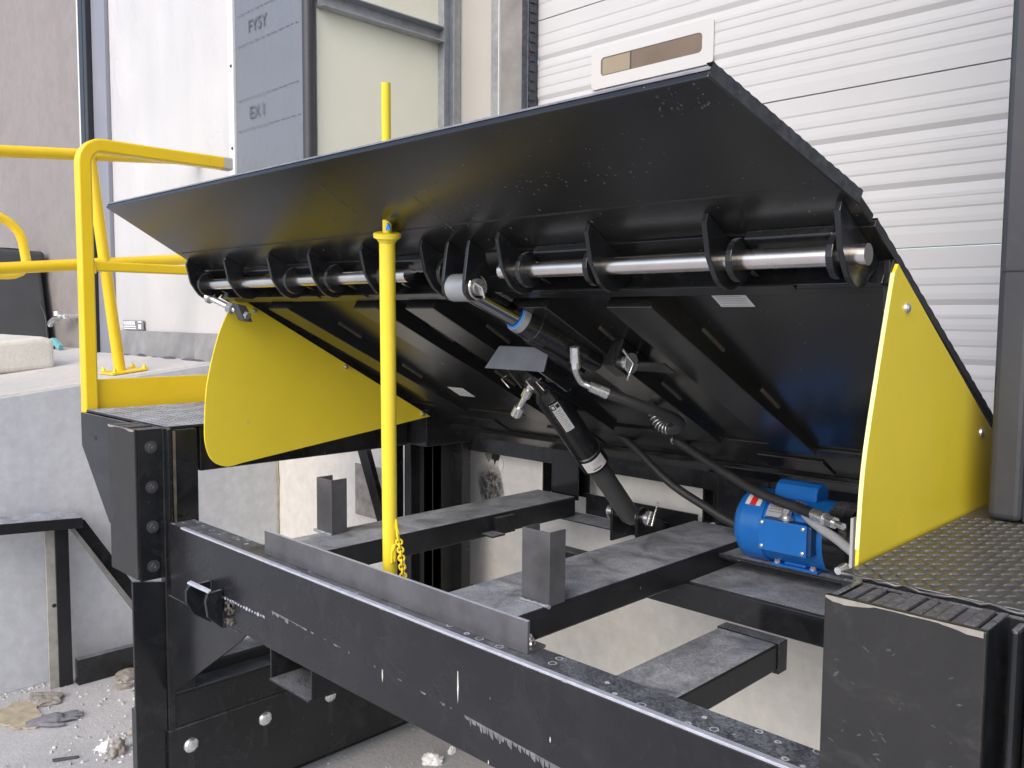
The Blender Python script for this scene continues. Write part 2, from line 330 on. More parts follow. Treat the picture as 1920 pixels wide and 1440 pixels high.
# the pit's back wall
pit = thing('pit_wall', 'pale concrete back wall behind the black steel frame', 'wall', (-1.5, 2.66, 0))
g = G(); g.box(-3.97, 1.2, 2.252, 2.7, 0, 1.385) if False else g.box(-2.96, 1.2, 2.66, 3.4, 0, 1.385); g.build('wall_face', 'pit_wall', pit)
g = G(); g.box(-4.436, -2.96, 2.58, 2.66, 0, 1.5); g.build('wall_end', 'pit_wall', pit)

# cracked caulk joint between the panels
pts = []
for i in range(26):
    z = .25+i*.045; pts.append((-4.431+random.uniform(-.004, .004), 2.574, z))
g = G(); g.tube(pts, [random.uniform(.003, .009) for _ in pts], 6); g.build('caulk_joint', 'card', pit)
# dark spalled patch and sooty mark on the pit wall
def blob(name, cx, cz, rx, rz, y, m, parent, n=22, j=.25, th=.004):
    pl = [(cx+rx*cos(2*pi*i/n)*(1+random.uniform(-j, j)), cz+rz*sin(2*pi*i/n)*(1+random.uniform(-j, j))) for i in range(n)]
    return G().py(pl, y, y-th).build(name, m, parent)

# ------------------------------------------------------------------ building
b = thing('warehouse_wall', 'tall pale taupe painted wall at the far left behind the ramp', 'wall', (-8, 2.3, 1.4))
G().box(-20, -3.562, 2.25, 2.6, 1.5, 6.0).build('wall', 'facade', b)
G().box(-20, 4, 2.62, 3.4, 4.6, 6.0).build('lintel', 'facade', b)
b2 = thing('recess_wall', 'narrow beige wall strip between the cream panel and the white door', 'wall', (-3.3, 3.15, 1.4))
G().box(-3.56, -3.2, 3.12, 3.3, 1.385, 4.6).build('wall', 'wall', b2)
G().box(-.3, 2.5, 3.12, 3.3, 1.385, 4.6).build('wall', 'wall', b2)
G().box(-3.5, 2.5, 2.69, 3.4, 1.384, 1.40).build('floor_slab', 'ramp', b2)
# cream side panel of the recess with its steel framing
cp = thing('side_panel', 'cream side panel of the recess framed with grey steel studs', 'panel', (-3.5, 2.7, 1.4))
G().box(-3.56, -3.502, 2.26, 3.12, 1.42, 3.20).build('panel', 'cream', cp)
G().box(-3.56, -3.502, 2.26, 3.12, 3.205, 4.6).build('panel', 'cream', cp)
def cstud(name, x0, x1, y0, y1, z0, z1, t=.006):
    gg = G(); gg.box(x0, x0+t, y0, y1, z0, z1); gg.box(x0+t, x1, y0, y0+t, z0, z1); gg.box(x0+t, x1, y1-t, y1, z0, z1); return gg
cstud('stud', -3.50, -3.455, 2.985, 3.06, 1.42, 4.6).build('stud', 'galv', cp, .001)
g = G(); g.box(-3.50, -3.47, 3.07, 3.115, 1.42, 4.6); g.build('stud', 'galv', cp, .001)
g = G(); g.box(-3.50, -3.494, 2.26, 2.984, 3.17, 3.245); g.box(-3.494, -3.44, 2.26, 2.984, 3.239, 3.245); g.box(-3.494, -3.44, 2.26, 2.984, 3.17, 3.176); g.build('girt', 'galv', cp, .001)
for z in (2.53, 2.60): hexbolt('screw', (-3.47, 2.983, z), (0, -1, 0), .006, .006, 'galv', cp)
# stained steel jamb and dark door track
j = thing('door_jamb', 'stained grey steel jamb left of the white door', 'door jamb', (-3.1, 3.1, 1.4))
G().box(-3.2, -3.135, 3.075, 3.118, 1.40, 4.6).build('angle', 'galv', j, .002)
G().box(-3.133, -3.128, 3.06, 3.118, 1.40, 4.6).build('trim_strip', 'trim', j)
G().box(-3.127, -2.945, 3.07, 3.118, 1.40, 4.6).build('plate', 'jamb', j, .002)
g = G(); g.box(-2.944, -2.90, 3.03, 3.10, 1.40, 4.6)
g.build('track', 'track', j, .004)
g = G()
for k in range(70): g.box(-2.902, -2.892, 3.04, 3.075, 1.45+k*.045, 1.472+k*.045)
o = g.build('brush_seal', 'vinyl_grey', j)
# sectional door
door = thing('sectional_door', 'white ribbed overhead door with one narrow brown window', 'door', (-1.6, 3.1, 1.4))
JO = [1.405, 2.019, 2.599, 3.179, 3.759, 4.34]
FR = [(.115, 0), (.205, 0), (.302, 1), (.375, 0), (.455, 0), (.54, 0), (.627, 1), (.70, 0), (.78, 0), (.87, 0)]
for i in range(5):
    z0, z1 = JO[i]+.0025, JO[i+1]-.0025; h = z1-z0
    prof = [(3.100, z1)]
    if i != 2:
        fr = FR
    else: fr = FR
    for f, deep in fr:
        zc = z1-f*h; d, a_, b_ = ((.008, .010, .042) if deep else (.0022, .0035, .026))
        prof += [(3.100, zc+a_), (3.100+d, zc-a_*.9), (3.100+d, zc-a_), (3.100, zc-a_-b_)]
    prof += [(3.100, z0), (3.14, z0), (3.14, z1)]
    pn = G().px(prof, -2.905, -.2).build('door_panel', 'door', door)
    if i == 2: win_panel = pn
def rrect(x0, x1, z0, z1, r, n=5):
    out = []
    for cx, cz, a0 in ((x1-r, z1-r, 0), (x0+r, z1-r, 90), (x0+r, z0+r, 180), (x1-r, z0+r, 270)):
        for k in range(n+1): a = radians(a0+90*k/n); out.append((cx+r*cos(a), cz+r*sin(a)))
    return out
def ringplate(outer, inner, y0, y1):
    n = len(outer); g = G()
    for (y, fl) in ((y0, 0), (y1, 1)):
        vs = [(x, y, z) for x, z in outer]+[(x, y, z) for x, z in inner]
        g.add(vs, [(i, (i+1) % n, n+(i+1) % n, n+i) for i in range(n)])
    vs = [(x, y, z) for y in (y0, y1) for x, z in outer]; g.add(vs, [(i, (i+1) % n, n+(i+1) % n, n+i) for i in range(n)])
    vs = [(x, y, z) for y in (y0, y1) for x, z in inner]; g.add(vs, [(i, (i+1) % n, n+(i+1) % n, n+i) for i in range(n)])
    return g
ringplate(rrect(-2.565, -1.935, 2.795, 2.975, .02), rrect(-2.512, -1.988, 2.848, 2.928, .018), 3.0935, 3.099).build('window_frame', 'door_frame', win_panel, .004)
G().py(rrect(-2.514, -1.986, 2.846, 2.93, .018), 3.0965, 3.0985).build('pane', 'glass', win_panel)
G().box(-2.502, -2.352, 3.0955, 3.0963, 2.853, 2.923).build('pane_light_part', 'pane_light', win_panel)  # lighter third painted in for the interior seen through the single pane
G().box(-2.351, -2.345, 3.0953, 3.0963, 2.849, 2.927).build('pane_boundary', 'bin', win_panel)  # dark line painted where that view ends, not a real bar

# cladding on the left: white vinyl sheet, grey membrane with print, edge strips
vs = thing('vinyl_sheet', 'wrinkled white vinyl sheet hung beside the dark door track', 'vinyl sheet', (-5, 2.2, 1.5))
def sheet(x0, x1, z0, z1, y, nx, nz, amp, seed):
    rnd = random.Random(seed); ph = [rnd.uniform(0, 6.28) for _ in range(6)]; g = G(); V = []
    for jz in range(nz+1):
        for ix in range(nx+1):
            u, v = ix/nx, jz/nz; e = min(1, 6*u*(1-u)*4)
            dy = amp*e*(sin(5*u+3*v*4+ph[0])+.6*sin(9*u-14*v+ph[1])+.4*sin(21*u+17*v+ph[2])+.25*sin(40*u-9*v+ph[3]))
            V.append((x0+(x1-x0)*u, y+dy, z0+(z1-z0)*v))
    F = [(j*(nx+1)+i, j*(nx+1)+i+1, (j+1)*(nx+1)+i+1, (j+1)*(nx+1)+i) for j in range(nz) for i in range(nx)]
    V2 = [(x, 2.249, z) for x, y2, z in V]; n0 = len(V)
    g.add(V, F, True)
    return g
sheet(-5.80, -4.215, 1.66, 5.8, 2.212, 40, 90, .006, 3).build('sheet', 'vinyl_white', vs)
for z in [1.75+.41*k for k in range(9)]: hexbolt('screw', (-4.180, 2.192, z+.05), (0, -1, 0), .006, .004, 'bin', vs)
G().box(-4.214, -4.160, 2.192, 2.249, 1.60, 5.8).build('edge_strip', 'trim', vs, .002)
# lower rubber flap with creased hem
g = G(); nx = 44; rows = [(1.672, 0), (1.60, .012), (1.54, .02), (1.505, .012)]
V = []
for zr, (z, dy) in enumerate(rows):
    for i in range(nx+1):
        x = -5.80+1.62*i/nx; k = sin(i*1.3)*.5+sin(i*.47+1)*.8
        cre = -.02 if i in (24, 25, 31, 37) and zr >= 2 else 0
        V.append((x, 2.2-dy+k*.006*zr*.6-cre, z+(.006*sin(i*.8) if zr == 3 else 0)))
g.add(V, [(r*(nx+1)+i, r*(nx+1)+i+1, (r+1)*(nx+1)+i+1, (r+1)*(nx+1)+i) for r in range(3) for i in range(nx)], True)
fl = g.build('bottom_flap', 'flap', vs)
g = G(); g.tube([(-5.8+1.62*i/30, 2.186+.006*sin(i*1.1), 1.512+.006*sin(i*.9+1)) for i in range(31)], [.014+.005*sin(i*1.7) for i in range(31)], 8); g.build('hem', 'flap_dark', fl)
st = G().box(-5.66, -5.35, 2.197, 2.204, 1.676, 1.735).build('maker_label', 'ink_grey', vs)
for (x0, x1, z0, z1) in ((-5.65, -5.63, 1.708, 1.73), (-5.62, -5.60, 1.706, 1.731), (-5.59, -5.57, 1.706, 1.731), (-5.56, -5.535, 1.706, 1.731), (-5.525, -5.505, 1.706, 1.731), (-5.495, -5.475, 1.706, 1.731), (-5.65, -5.46, 1.693, 1.702), (-5.65, -5.46, 1.681, 1.688), (-5.43, -5.37, 1.722, 1.731), (-5.42, -5.38, 1.683, 1.712)):
    G().box(x0, x1, 2.1955, 2.197, z0, z1).build('label_print', 'white', st)
# door track of the neighbour opening
tr = thing('door_track', 'tall black door track with a white screw strip beside the vinyl sheet', 'door track', (-6, 2.2, 1.5))
G().box(-6.30, -6.195, 2.19, 2.249, 1.53, 5.8).build('screw_strip', 'trim', tr, .002)
for z in (1.9, 2.35, 2.80, 3.06, 3.32, 3.8): hexbolt('screw', (-6.215, 2.19, z), (0, -1, 0), .008, .006, 'track_black', tr)
G().box(-6.19, -6.12, 2.16, 2.249, 1.50, 5.8).build('rail', 'track_black', tr, .004)
G().box(-6.115, -6.085, 2.18, 2.249, 1.50, 5.8).build('rail', 'bin', tr, .004)
G().box(-6.08, -6.03, 2.15, 2.249, 1.50, 5.8).build('rail', 'track_black', tr, .004)
G().box(-6.025, -5.805, 2.185, 2.249, 1.50, 5.8).build('guide', 'track_grey', tr, .003)
# grey membrane
mb = thing('grey_membrane', 'grey vinyl membrane with faint printed lines left of the recess', 'vinyl membrane', (-3.8, 2.2, 1.5))
sheet(-4.158, -3.505, 1.5, 5.8, 2.205, 22, 80, .0022, 9).build('sheet', 'membrane', mb)
G().cyl((-3.497, 2.212, 1.5), (-3.497, 2.212, 5.8), .028, n=14).build('corner_roll', 'vinyl_grey', mb)
for z, s in ((2.745, 'EX I'), (3.16, 'FYSY')):
    for dz in (-.05, .10):
        g = G(); x = -4.13
        while x < -3.56:
            L = random.uniform(.02, .05); g.box(x, min(x+L, -3.55), 2.1990, 2.1993, z+dz, z+dz+.003); x += L+random.uniform(.008, .02)
        g.build('printed_line', 'ink_membrane', mb, kind='stuff')
    text(s, .085, Vector((-4.02, 2.1993, z)), axes((1, 0, 0), (0, 0, 1)), 'ink_membrane', 'printed_word', mb, .0002)
# right hand dark vinyl column
G0 = G(); rs = thing('vinyl_column', 'dark grey vinyl covered column standing on the right tread plate', 'column', (-.2, 1.75, 1.402))
g = G(); g.box(-.487, -.43, 1.752, 3.1, 1.404, 5.8); g.build('edge_wrap', 'vinyl_grey', rs, .012, 3)
g = G(); g.box(-.4305, 1.6, 1.760, 2.2, 1.404, 5.8); g.build('sheet', 'vinyl_grey', rs, .004)
for z in (1.86, 2.42, 2.49): G().box(-.48, -.40+random.random()*.05, 1.750, 1.7525, z, z+.003).build('tear', 'ink', rs)

# ------------------------------------------------------------------ things on the ramp at the left
t = thing('waste_bin', 'dark grey plastic bin with beige front against the far left wall', 'bin', (-7.5, 2.0, 1.49))
g = G()
def frustum(g, x0, x1, y0, y1, z0, X0, X1, Y0, Y1, z1):
    g.add([(x0, y0, z0), (x1, y0, z0), (x1, y1, z0), (x0, y1, z0), (X0, Y0, z1), (X1, Y0, z1), (X1, Y1, z1), (X0, Y1, z1)],
          [(3, 2, 1, 0), (4, 5, 6, 7), (0, 1, 5, 4), (1, 2, 6, 5), (2, 3, 7, 6), (3, 0, 4, 7)]); return g
frustum(g, -8.0, -7.02, 1.80, 2.2, 1.475, -8.0, -7.20, 1.83, 2.2, 2.12); g.build('body', 'bin', t, .03, 3)
G().box(-8.02, -7.17, 1.79, 2.22, 2.125, 2.245).build('lid', 'bin', t, .03, 3)
G().cyl((-7.55, 2.0, 2.24), (-7.55, 2.0, 2.27), .17, n=24).build('lid_ring', 'bin', t, .008)
G().box(-7.9, -7.42, 1.785, 1.81, 1.52, 1.80).build('front_panel', 'bin_panel', t, .01)
G().box(-7.9, -7.42, 1.785, 1.81, 1.83, 2.08).build('front_panel', 'bin_panel', t, .01)
g = G(); g.tube(spline([(-7.10, 2.15, 1.86), (-6.99, 2.15, 1.75), (-6.96, 2.15, 1.62), (-6.93, 2.15, 1.52), (-6.86, 2.15, 1.505), (-6.82, 2.15, 1.53), (-6.86, 2.15, 1.565), (-6.93, 2.15, 1.53)]), .008, 8); g.build('cable_loop', 'hose', t)
k = G().px([(1.25, 1.42), (1.72, 1.45), (1.72, 1.625), (1.66, 1.64), (1.25, 1.60)], -6.6, -5.44); k = k.build('kerb_block', 'kerb', None, .03, 3); tag(k, 'pale concrete block lying on the ramp in front of the bin', 'concrete block')
t = thing('hose_tap', 'small chrome hose tap on the taupe wall beside the yellow post', 'tap', (-6.7, 2.2, 1.72))
G().cyl((-6.62, 2.25, 1.755), (-6.62, 2.16, 1.755), .018).build('pipe', 'fitting', t)
G().tube(spline([(-6.62, 2.165, 1.755), (-6.75, 2.15, 1.74), (-6.83, 2.14, 1.715), (-6.86, 2.14, 1.69)]), .02).build('spout', 'fitting', t)
G().cyl((-6.72, 2.15, 1.76), (-6.72, 2.15, 1.79), .03, n=12).build('handle', 'fitting', t)
g = G(); g.ext([(-7.05, 2.10, 1.515), (-6.78, 2.12, 1.6), (-6.62, 2.12, 1.55), (-6.64, 2.12, 1.515), (-6.78, 2.12, 1.56), (-6.98, 2.10, 1.513)], (0, .03, 0)); o = g.build('plastic_offcut', 'teal', None, .003); tag(o, 'bent teal plastic offcut at the foot of the taupe wall', 'plastic scrap')

# rear handrail on the ramp (round pipe, leaning square to the slope)
hr = thing('ramp_handrail', 'round yellow pipe handrail along the edge of the concrete ramp', 'handrail', (-4.6, 1.7, 1.46))
XR_ = -4.6
rail_z = lambda y: 2.547+.0905*(y-1.45); mid_z = lambda y: 2.005+.100*(y-1.45)
G().tube([(XR_, -2.4, rail_z(-2.4)), (XR_, 2.19, rail_z(2.19))], .0285, 16).build('top_rail', 'yellow', hr)
G().tube([(XR_, -2.4, mid_z(-2.4)), (XR_, 2.19, mid_z(2.19))], .0285, 16).build('mid_rail', 'yellow', hr)
G().tube([(XR_, 1.765, 1.462), (XR_, 1.645, 2.56)], .0285, 16).build('post', 'yellow', hr)
G().tube([(XR_, -.9, 1.15), (XR_, -1.02, 2.31)], .0285, 16).build('post', 'yellow', hr)
g = G(); zp = RZ(1.77); g.ext([(-4.68, 1.69, RZ(1.69)+.003), (-4.50, 1.69, RZ(1.69)+.003), (-4.50, 1.87, RZ(1.87)+.003), (-4.68, 1.87, RZ(1.87)+.003)], (0, 0, .010)); bp_ = g.build('base_plate', 'yellow', hr, .002)
for dx, dy in ((-4.665, 1.705), (-4.515, 1.705), (-4.665, 1.855), (-4.515, 1.855)): hexbolt('anchor_bolt', (dx, dy, RZ(dy)+.013), (0, 0, 1), .011, .014, 'yellow_pole', bp_)
# hoop rail at far left
h = thing('hoop_guard', 'yellow bent pipe hoop at the left edge behind the mid rail', 'guard rail', (-5.5, 1.5, 1.44))
pts = [(-5.5, .9, 2.31), (-5.5, 1.30, 2.32)]+[(-5.5, 1.42+.17*sin(a), 2.15+.17*cos(a)) for a in [radians(x) for x in (0, 20, 40, 60, 80, 90)]]+[(-5.5, 1.60, 2.08)]+[(-5.5, 1.50+.10*cos(a), 2.06-.07*sin(a)) for a in [radians(x) for x in (20, 45, 70, 90)]]+[(-5.5, .9, 1.99)]
G().tube(pts, .026, 12).build('hoop', 'yellow', h)

# ------------------------------------------------------------------ left steel platform, its handrail and bumper
PZ = 1.402; XS = -2.80
lp = thing('steel_platform', 'black steel platform with tread plate top under the square yellow railing', 'platform', (-3.15, 1.8, PZ))
def treadplate(name, poly, z, m, parent, geo=True):
    return
G().box(-3.53, XS-.012, 1.222, 2.24, PZ-.010, PZ).build('tread_plate', 'black_rail', lp, .002)
tg = G(); rnd = random.Random(5)
for i in range(23):
    for jn in range(33):
        cx = -3.51+i*.03+(.015 if jn % 2 else 0); cy = 1.24+jn*.03; a = radians(45 if (i+jn) % 2 else -45)
        if cx > XS-.03: continue
        ux, uy = cos(a)*.012, sin(a)*.012; vx, vy = -sin(a)*.0035, cos(a)*.0035
        tg.add([(cx-ux, cy-uy, PZ), (cx+vx, cy+vy, PZ), (cx+ux, cy+uy, PZ), (cx-vx, cy-vy, PZ), (cx, cy, PZ+.0022)], [(0, 3, 4), (3, 2, 4), (2, 1, 4), (1, 0, 4)])
tg.build('tread_lozenges', 'black_rail', lp, kind='stuff')
g = G(); g.py([(-3.545, PZ-.011), (-2.83, PZ-.011), (-2.83, .93), (-3.285, 1.0), (-3.545, 1.262)], 1.206, 1.218); fp = g.build('front_plate', 'black', lp, .0015)
G().cyl((-3.40, 1.2065, 1.305), (-3.40, 1.2050, 1.305), .010, n=16).build('hole', 'ink', fp)
G().box(-3.545, -3.535, 1.219, 2.24, 1.25, PZ-.011).build('side_plate', 'black', lp, .0015)
G().box(XS-.10, XS-.02, 1.34, 2.24, 1.238, PZ-.0105).build('inner_beam', 'black', lp, .004)
G().box(-3.50, -3.42, 1.22, 2.24, 1.25, 1.33).build('cross_beam', 'black', lp, .003)

fr = thing('platform_railing', 'square tube yellow railing with toe board on the black left platform', 'handrail', (-3.5, 1.5, PZ))
XQ = -3.572
arc = [(XQ, 1.250+.07*(1-cos(a)), 2.352+.075*sin(a)) for a in [radians(x) for x in range(0, 91, 10)]]
pts = [(XQ, 1.250, 1.25), (XQ, 1.250, 1.9)]+arc+[(XQ, 1.52, 2.425), (XQ, 1.82, 2.425)]
G().sq(pts, .026, .026).build('post_and_top_rail', 'yellow', fr, .003)
G().sq([(XQ, 1.82, 2.425), (XQ, 1.86, 2.425)], .0262, .0262).build('end_sleeve', 'bin_panel', fr)
G().sq([(XQ, 1.277, 1.959), (XQ, 1.95, 1.959)], .019, .019).build('mid_rail', 'yellow', fr, .003)
G().box(XQ-.006, XQ+.006, 1.2765, 2.2, PZ-.03, 1.514).build('toe_board', 'yellow', fr, .002)
g = G()
for i in range(7): g.cyl((XQ+.018, 1.276+i*.0006, 1.934+i*.006), (XQ+.022, 1.28, 1.934+i*.006), .005, n=6)
g.build('weld_bead', 'yellow', fr)

def bumper(cx0, cx1, side, label):
    """steel faced laminated bumper: y from 1.11 back to 1.25"""
    t = thing('dock_bumper', label, 'dock bumper', ((cx0+cx1)/2, 1.115, .9), 'laminated dock bumpers at the leveler corners')
    G().box(cx0, cx1, 1.112, 1.122, .908, PZ).build('face_plate', 'bumper_face', t, .0025, 2)
    wear = G(); x = cx0+.002; za = PZ-.004
    while x < cx1-.008:
        L = random.uniform(.006, .012); zb = PZ-(.002+.006*max(0, sin((x-cx0)*38+1)))-random.uniform(0, .0015)
        wear.py([(x, PZ-.0008), (x+L, PZ-.0008), (x+L, zb), (x, za)], 1.1112, 1.1122); x += L; za = zb
    wear.build('worn_edge', 'worn_tan', t)
    if side < 0:
        sc = G(); rs_ = random.Random(12)
        for k in range(34):
            sx_ = rs_.uniform(cx0+.015, cx1-.02); sz_ = rs_.uniform(1.15, PZ-.05); L = rs_.uniform(.0015, .006); a = rs_.uniform(-.9, .9); W = L*rs_.uniform(.12, .5); ca_, sa_ = cos(a), sin(a)
            sc.py([(sx_+ca_*p*L-sa_*q*W, sz_+sa_*p*L+ca_*q*W) for p, q in ((-1, 0), (-.3, -.8), (.6, -.5), (1, .2), (.1, 1), (-.6, .6))], 1.1116, 1.1121)
        sc.build('scuff_marks', 'scuff', t, kind='stuff')
    n = 10; w_ = (cx1-cx0-.03)/n; first = None
    for i in range(n):
        x = cx0+.015+i*w_; dz = random.uniform(-.006, .004); y1 = 1.205+random.uniform(-.004, .006)
        gg = G(); gg.box(x+.0005, x+w_-.0004, 1.124, y1, .915, PZ-.004+dz)
        gg.build('rubber_pad', 'rubber', t, .0030, 2)
    for k_, xx in enumerate((cx0+.002, cx1-.012)):
        G().box(xx, xx+.010, 1.1225, 1.212, .90, PZ-.002).build('angle', 'black', t, .002)
    G().box(cx0-.02, cx1+.02, 1.2125, 1.222, .90, PZ-.006).build('back_plate', 'black', t, .002)
    sx = cx1-.002 if side > 0 else cx0+.002
    for z in ((1.341, 1.209, 1.077, .946) if side > 0 else ()): hexbolt('bolt', (sx, 1.165, z), (side, 0, 0), .014, .017, 'bolt_black', t)
    g = G(); rn = random.Random(3)
    g.tube([(sx+side*.004, 1.2235+rn.uniform(-.002, .002), .88+i*.013) for i in range(41)], [.0035+rn.uniform(0, .004) for _ in range(41)], 6)
    g.build('weld_bead', 'weld', t)
    return t
bumper(-3.02, -2.80, 1, 'narrow looking black dock bumper with four side bolts under the left railing')
bumper(-.502, -.302, -1, 'large scuffed black dock bumper in the right foreground corner')

# ------------------------------------------------------------------ right platform with diamond tread
rp = thing('tread_platform', 'diamond tread steel platform on the right in front of the yellow guard', 'platform', (0, 1.6, PZ))
G().box(-.53, 1.6, 1.232, 2.68, PZ-.012, PZ-.001).build('tread_plate', 'black_rail', rp, .001)
dm = paint('worn_tread_steel', (.125, .12, .115), .33, metal=.6, var=.2, vscale=30, smudge=.2, smcol=(.22, .21, .16)); M['tread'] = dm
G().box(-.528, 1.5, 1.2335, 2.66, PZ-.0008, PZ).build('tread_face', 'tread', rp)
tg = G(); pitch = .0178
for i in range(82):
    for jn in range(30):
        cx = -.515+i*pitch; cy = 1.245+jn*pitch; along = (i+jn) % 2
        if cy > 1.755 or cx > .9: continue
        a = radians(48 if along else -42)+random.uniform(-.03, .03); L = .0112; W = .0013
        ux, uy = cos(a)*L, sin(a)*L; vx, vy = -sin(a)*W, cos(a)*W
        tg.add([(cx-ux, cy-uy, PZ), (cx-ux*.4+vx, cy-uy*.4+vy, PZ), (cx+ux*.4+vx, cy+uy*.4+vy, PZ), (cx+ux, cy+uy, PZ), (cx+ux*.4-vx, cy+uy*.4-vy, PZ), (cx-ux*.4-vx, cy-uy*.4-vy, PZ), (cx-ux*.45, cy-uy*.45, PZ+.0026), (cx+ux*.45, cy+uy*.45, PZ+.0026)],
               [(0, 6, 1), (1, 6, 7, 2), (2, 7, 3), (3, 7, 4), (4, 7, 6, 5), (5, 6, 0)])
tg.build('tread_lozenges', 'tread', rp, kind='stuff')
g = G(); rn = random.Random(11)
g.tube([(-.53+i*.011, 1.229+rn.uniform(-.002, .003), PZ-.003+rn.uniform(-.002, .002)) for i in range(40)], [.0018+rn.uniform(0, .002) for _ in range(40)], 6)
g.build('weld_bead', 'tread', rp)
g = G(); g.box(-.29, -.28, 1.16, 1.2, .3, PZ-.006); g.box(-.278, -.23, 1.19, 1.2, .3, PZ-.008); g.box(-.228, .4, 1.18, 1.22, .2, PZ-.013)
g.build('corner_angle', 'black', rp, .004)
G().box(-.50, .6, 1.223, 1.231, .1, PZ-.013).build('front_plate', 'black', rp, .002)
G().tube([(-.541, 1.24, PZ-.004), (-.538, 1.255, PZ-.002), (-.536, 1.262, PZ-.012)], [.006, .009, .005], 8).build('weld_blob', 'fitting', rp)

# ------------------------------------------------------------------ leveler frame
fm = thing('leveler_base', 'black steel frame of the dock leveler with front beam and two rails', 'steel frame', (-1.7, 1.8, 0))
BZ = 1.092; BY = 1.2
G().box(-2.755, -.33, BY, BY+.012, .848, BZ).build('front_plate', 'black_front', fm, .0035, 3)
G().box(-2.755, -.33, BY+.0125, BY+.087, BZ-.010, BZ-.0012).build('top_flange', 'black_front', fm, .002)
G().box(-2.755, -.33, BY+.0125, BY+.06, .848, .858).build('bottom_flange', 'black_front', fm, .002)
G().box(-2.142, -.33, BY-.0045, BY-.0003, .850, BZ-.004).build('cover_plate', 'black_front', fm, .001)
G().box(-2.66, -.34, BY-.0052, BY+.0085, BZ-.0030, BZ+.003).build('bright_edge', 'edge', fm, .0012)  # pale strip painted in for the sky's reflection on the black edge
g = G(); rn = random.Random(2); x = -2.44
while x < -2.15:
    g.cyl((x, BY-.0002, .93+rn.uniform(-.001, .001)), (x, BY-.002, .93), .003+rn.random()*.003, n=7); x += .016
g.build('weld_spots', 'edge', fm)
# scraped drips on the cover plate
g = G(); x = -2.10; rn = random.Random(21)
zline = lambda x: .962-.035*(x+2.1)
while x < -.45:
    L = rn.uniform(.004, .02); dense = (x < -1.93) or (x > -1.32)
    if dense or rn.random() < .25:
        z = zline(x) if x < -1.6 else .935-.045*(x+1.4); zz = rn.uniform(.008, .022) if x > -1.32 else (rn.uniform(.006, .016) if x < -2.02 else rn.uniform(.002, .006))
        g.py([(x, z), (x+L, z-.0005), (x+L*.9, z-zz), (x+L*.25, z-zz*rn.uniform(.4, 1))], BY-.0051, BY-.0046)
    x += L*1.02
g.build('scraped_line', 'scrape', fm, kind='stuff')
g = G()
for (x, z0, z1, w_) in ((-1.335, 1.02, .95, .003), (-1.60, .945, .915, .003), (-1.24, .86, .85, .002), (-1.07, .97, .958, .002)):
    n_ = 6; g.py([(x-w_*.3, z0), (x+w_*.3, z0), (x+w_, z0+(z1-z0)*.5), (x+w_*.2, z1), (x-w_*.5, z0+(z1-z0)*.6)], BY-.0052, BY-.0047)
g.build('paint_run', 'kerb', fm)
# gusset, hook plate
G().py([(-2.775, .846), (-2.262, .846), (-2.30, .815), (-2.775, .508)], 1.200, 1.209).build('gusset', 'black', fm, .001)
hk = G().px([(1.196, .965), (1.13, .962), (1.12, .95), (1.12, .915), (1.14, .875), (1.196, .835)], -2.475, -2.463).build('hook_plate', 'black', fm, .0015)
G().px([(1.196, .955), (1.15, .952), (1.143, .93), (1.15, .88), (1.196, .835)], -2.40, -2.386).build('hook_plate', 'black', fm, .0015)
G().ext([(-2.475, 1.128, .9665), (-2.386, 1.15, .953), (-2.386, 1.16, .957), (-2.475, 1.14, .970)], (0, 0, .006)).build('hook_bar', 'edge', fm, .001)
g = G(); rn = random.Random(4)
for k in range(16): 
    x = -2.375+rn.uniform(0, .05); z = .86+rn.uniform(0, .075); g.cyl((x, 1.1995, z), (x, 1.192, z), .004+rn.random()*.006, n=7)
g.build('weld_spatter', 'weld', fm)
# rails
for x0, x1 in ((-2.318, -2.12), (-1.590, -1.345)):
    G().box(x0, x1, BY+.0875, 2.50, 1.016, BZ-.002).build('rail', 'black_rail', fm, .006, 3)
# small bracket on the side of the left rail
G().box(-2.119, -2.10, 2.06, 2.15, 1.02, BZ-.012).build('clip', 'black', fm, .001)
G().box(-2.119, -2.06, 2.00, 2.06, 1.028, 1.034).build('clip_foot', 'black_rail', fm, .001)
# channel posts standing on the rails (C section, open to the left)
def cpost(x0, x1, y0, y1, z1):
    g = G(); t_ = .006
    g.pz([(x0, y0), (x1, y0), (x1, y1), (x1-t_, y1), (x1-t_, y0+t_), (x0+t_, y0+t_), (x0+t_, y1), (x0, y1)], BZ-.001, z1)
    return g
cpost(-2.345, -2.262, 1.497, 1.555, 1.262).build('channel_post', 'raw', fm, .0015)
cpost(-1.425, -1.335, 1.482, 1.54, 1.268).build('channel_post', 'raw', fm, .0015)
for (x0, x1, y0) in ((-2.35, -2.255, 1.492), (-1.43, -1.33, 1.477)):
    g = G(); rn = random.Random(int(-x0*100)); g.tube([(x0+(x1-x0)*i/14, y0+rn.uniform(-.002, .002), BZ+.001) for i in range(15)], [.003+rn.random()*.003 for _ in range(15)], 6); g.build('weld_bead', 'galv', fm)
# lip keeper angle on the beam
ka = G(); ka.box(-2.206, -1.17, 1.235, 1.242, BZ-.0005, 1.160); kp = ka.build('keeper_angle', 'raw', fm, .0012)
G().box(-2.205, -1.171, 1.2425, 1.292, BZ-.001, BZ+.006).build('keeper_foot', 'raw', kp, .0012)
G().box(-2.206, -1.17, 1.2352, 1.2418, 1.1603, 1.1612).build('sheared_edge', 'edge', kp)
hexbolt('bolt', (-1.195, 1.268, BZ+.007), (0, 0, 1), .010, .012, 'zinc', fm)
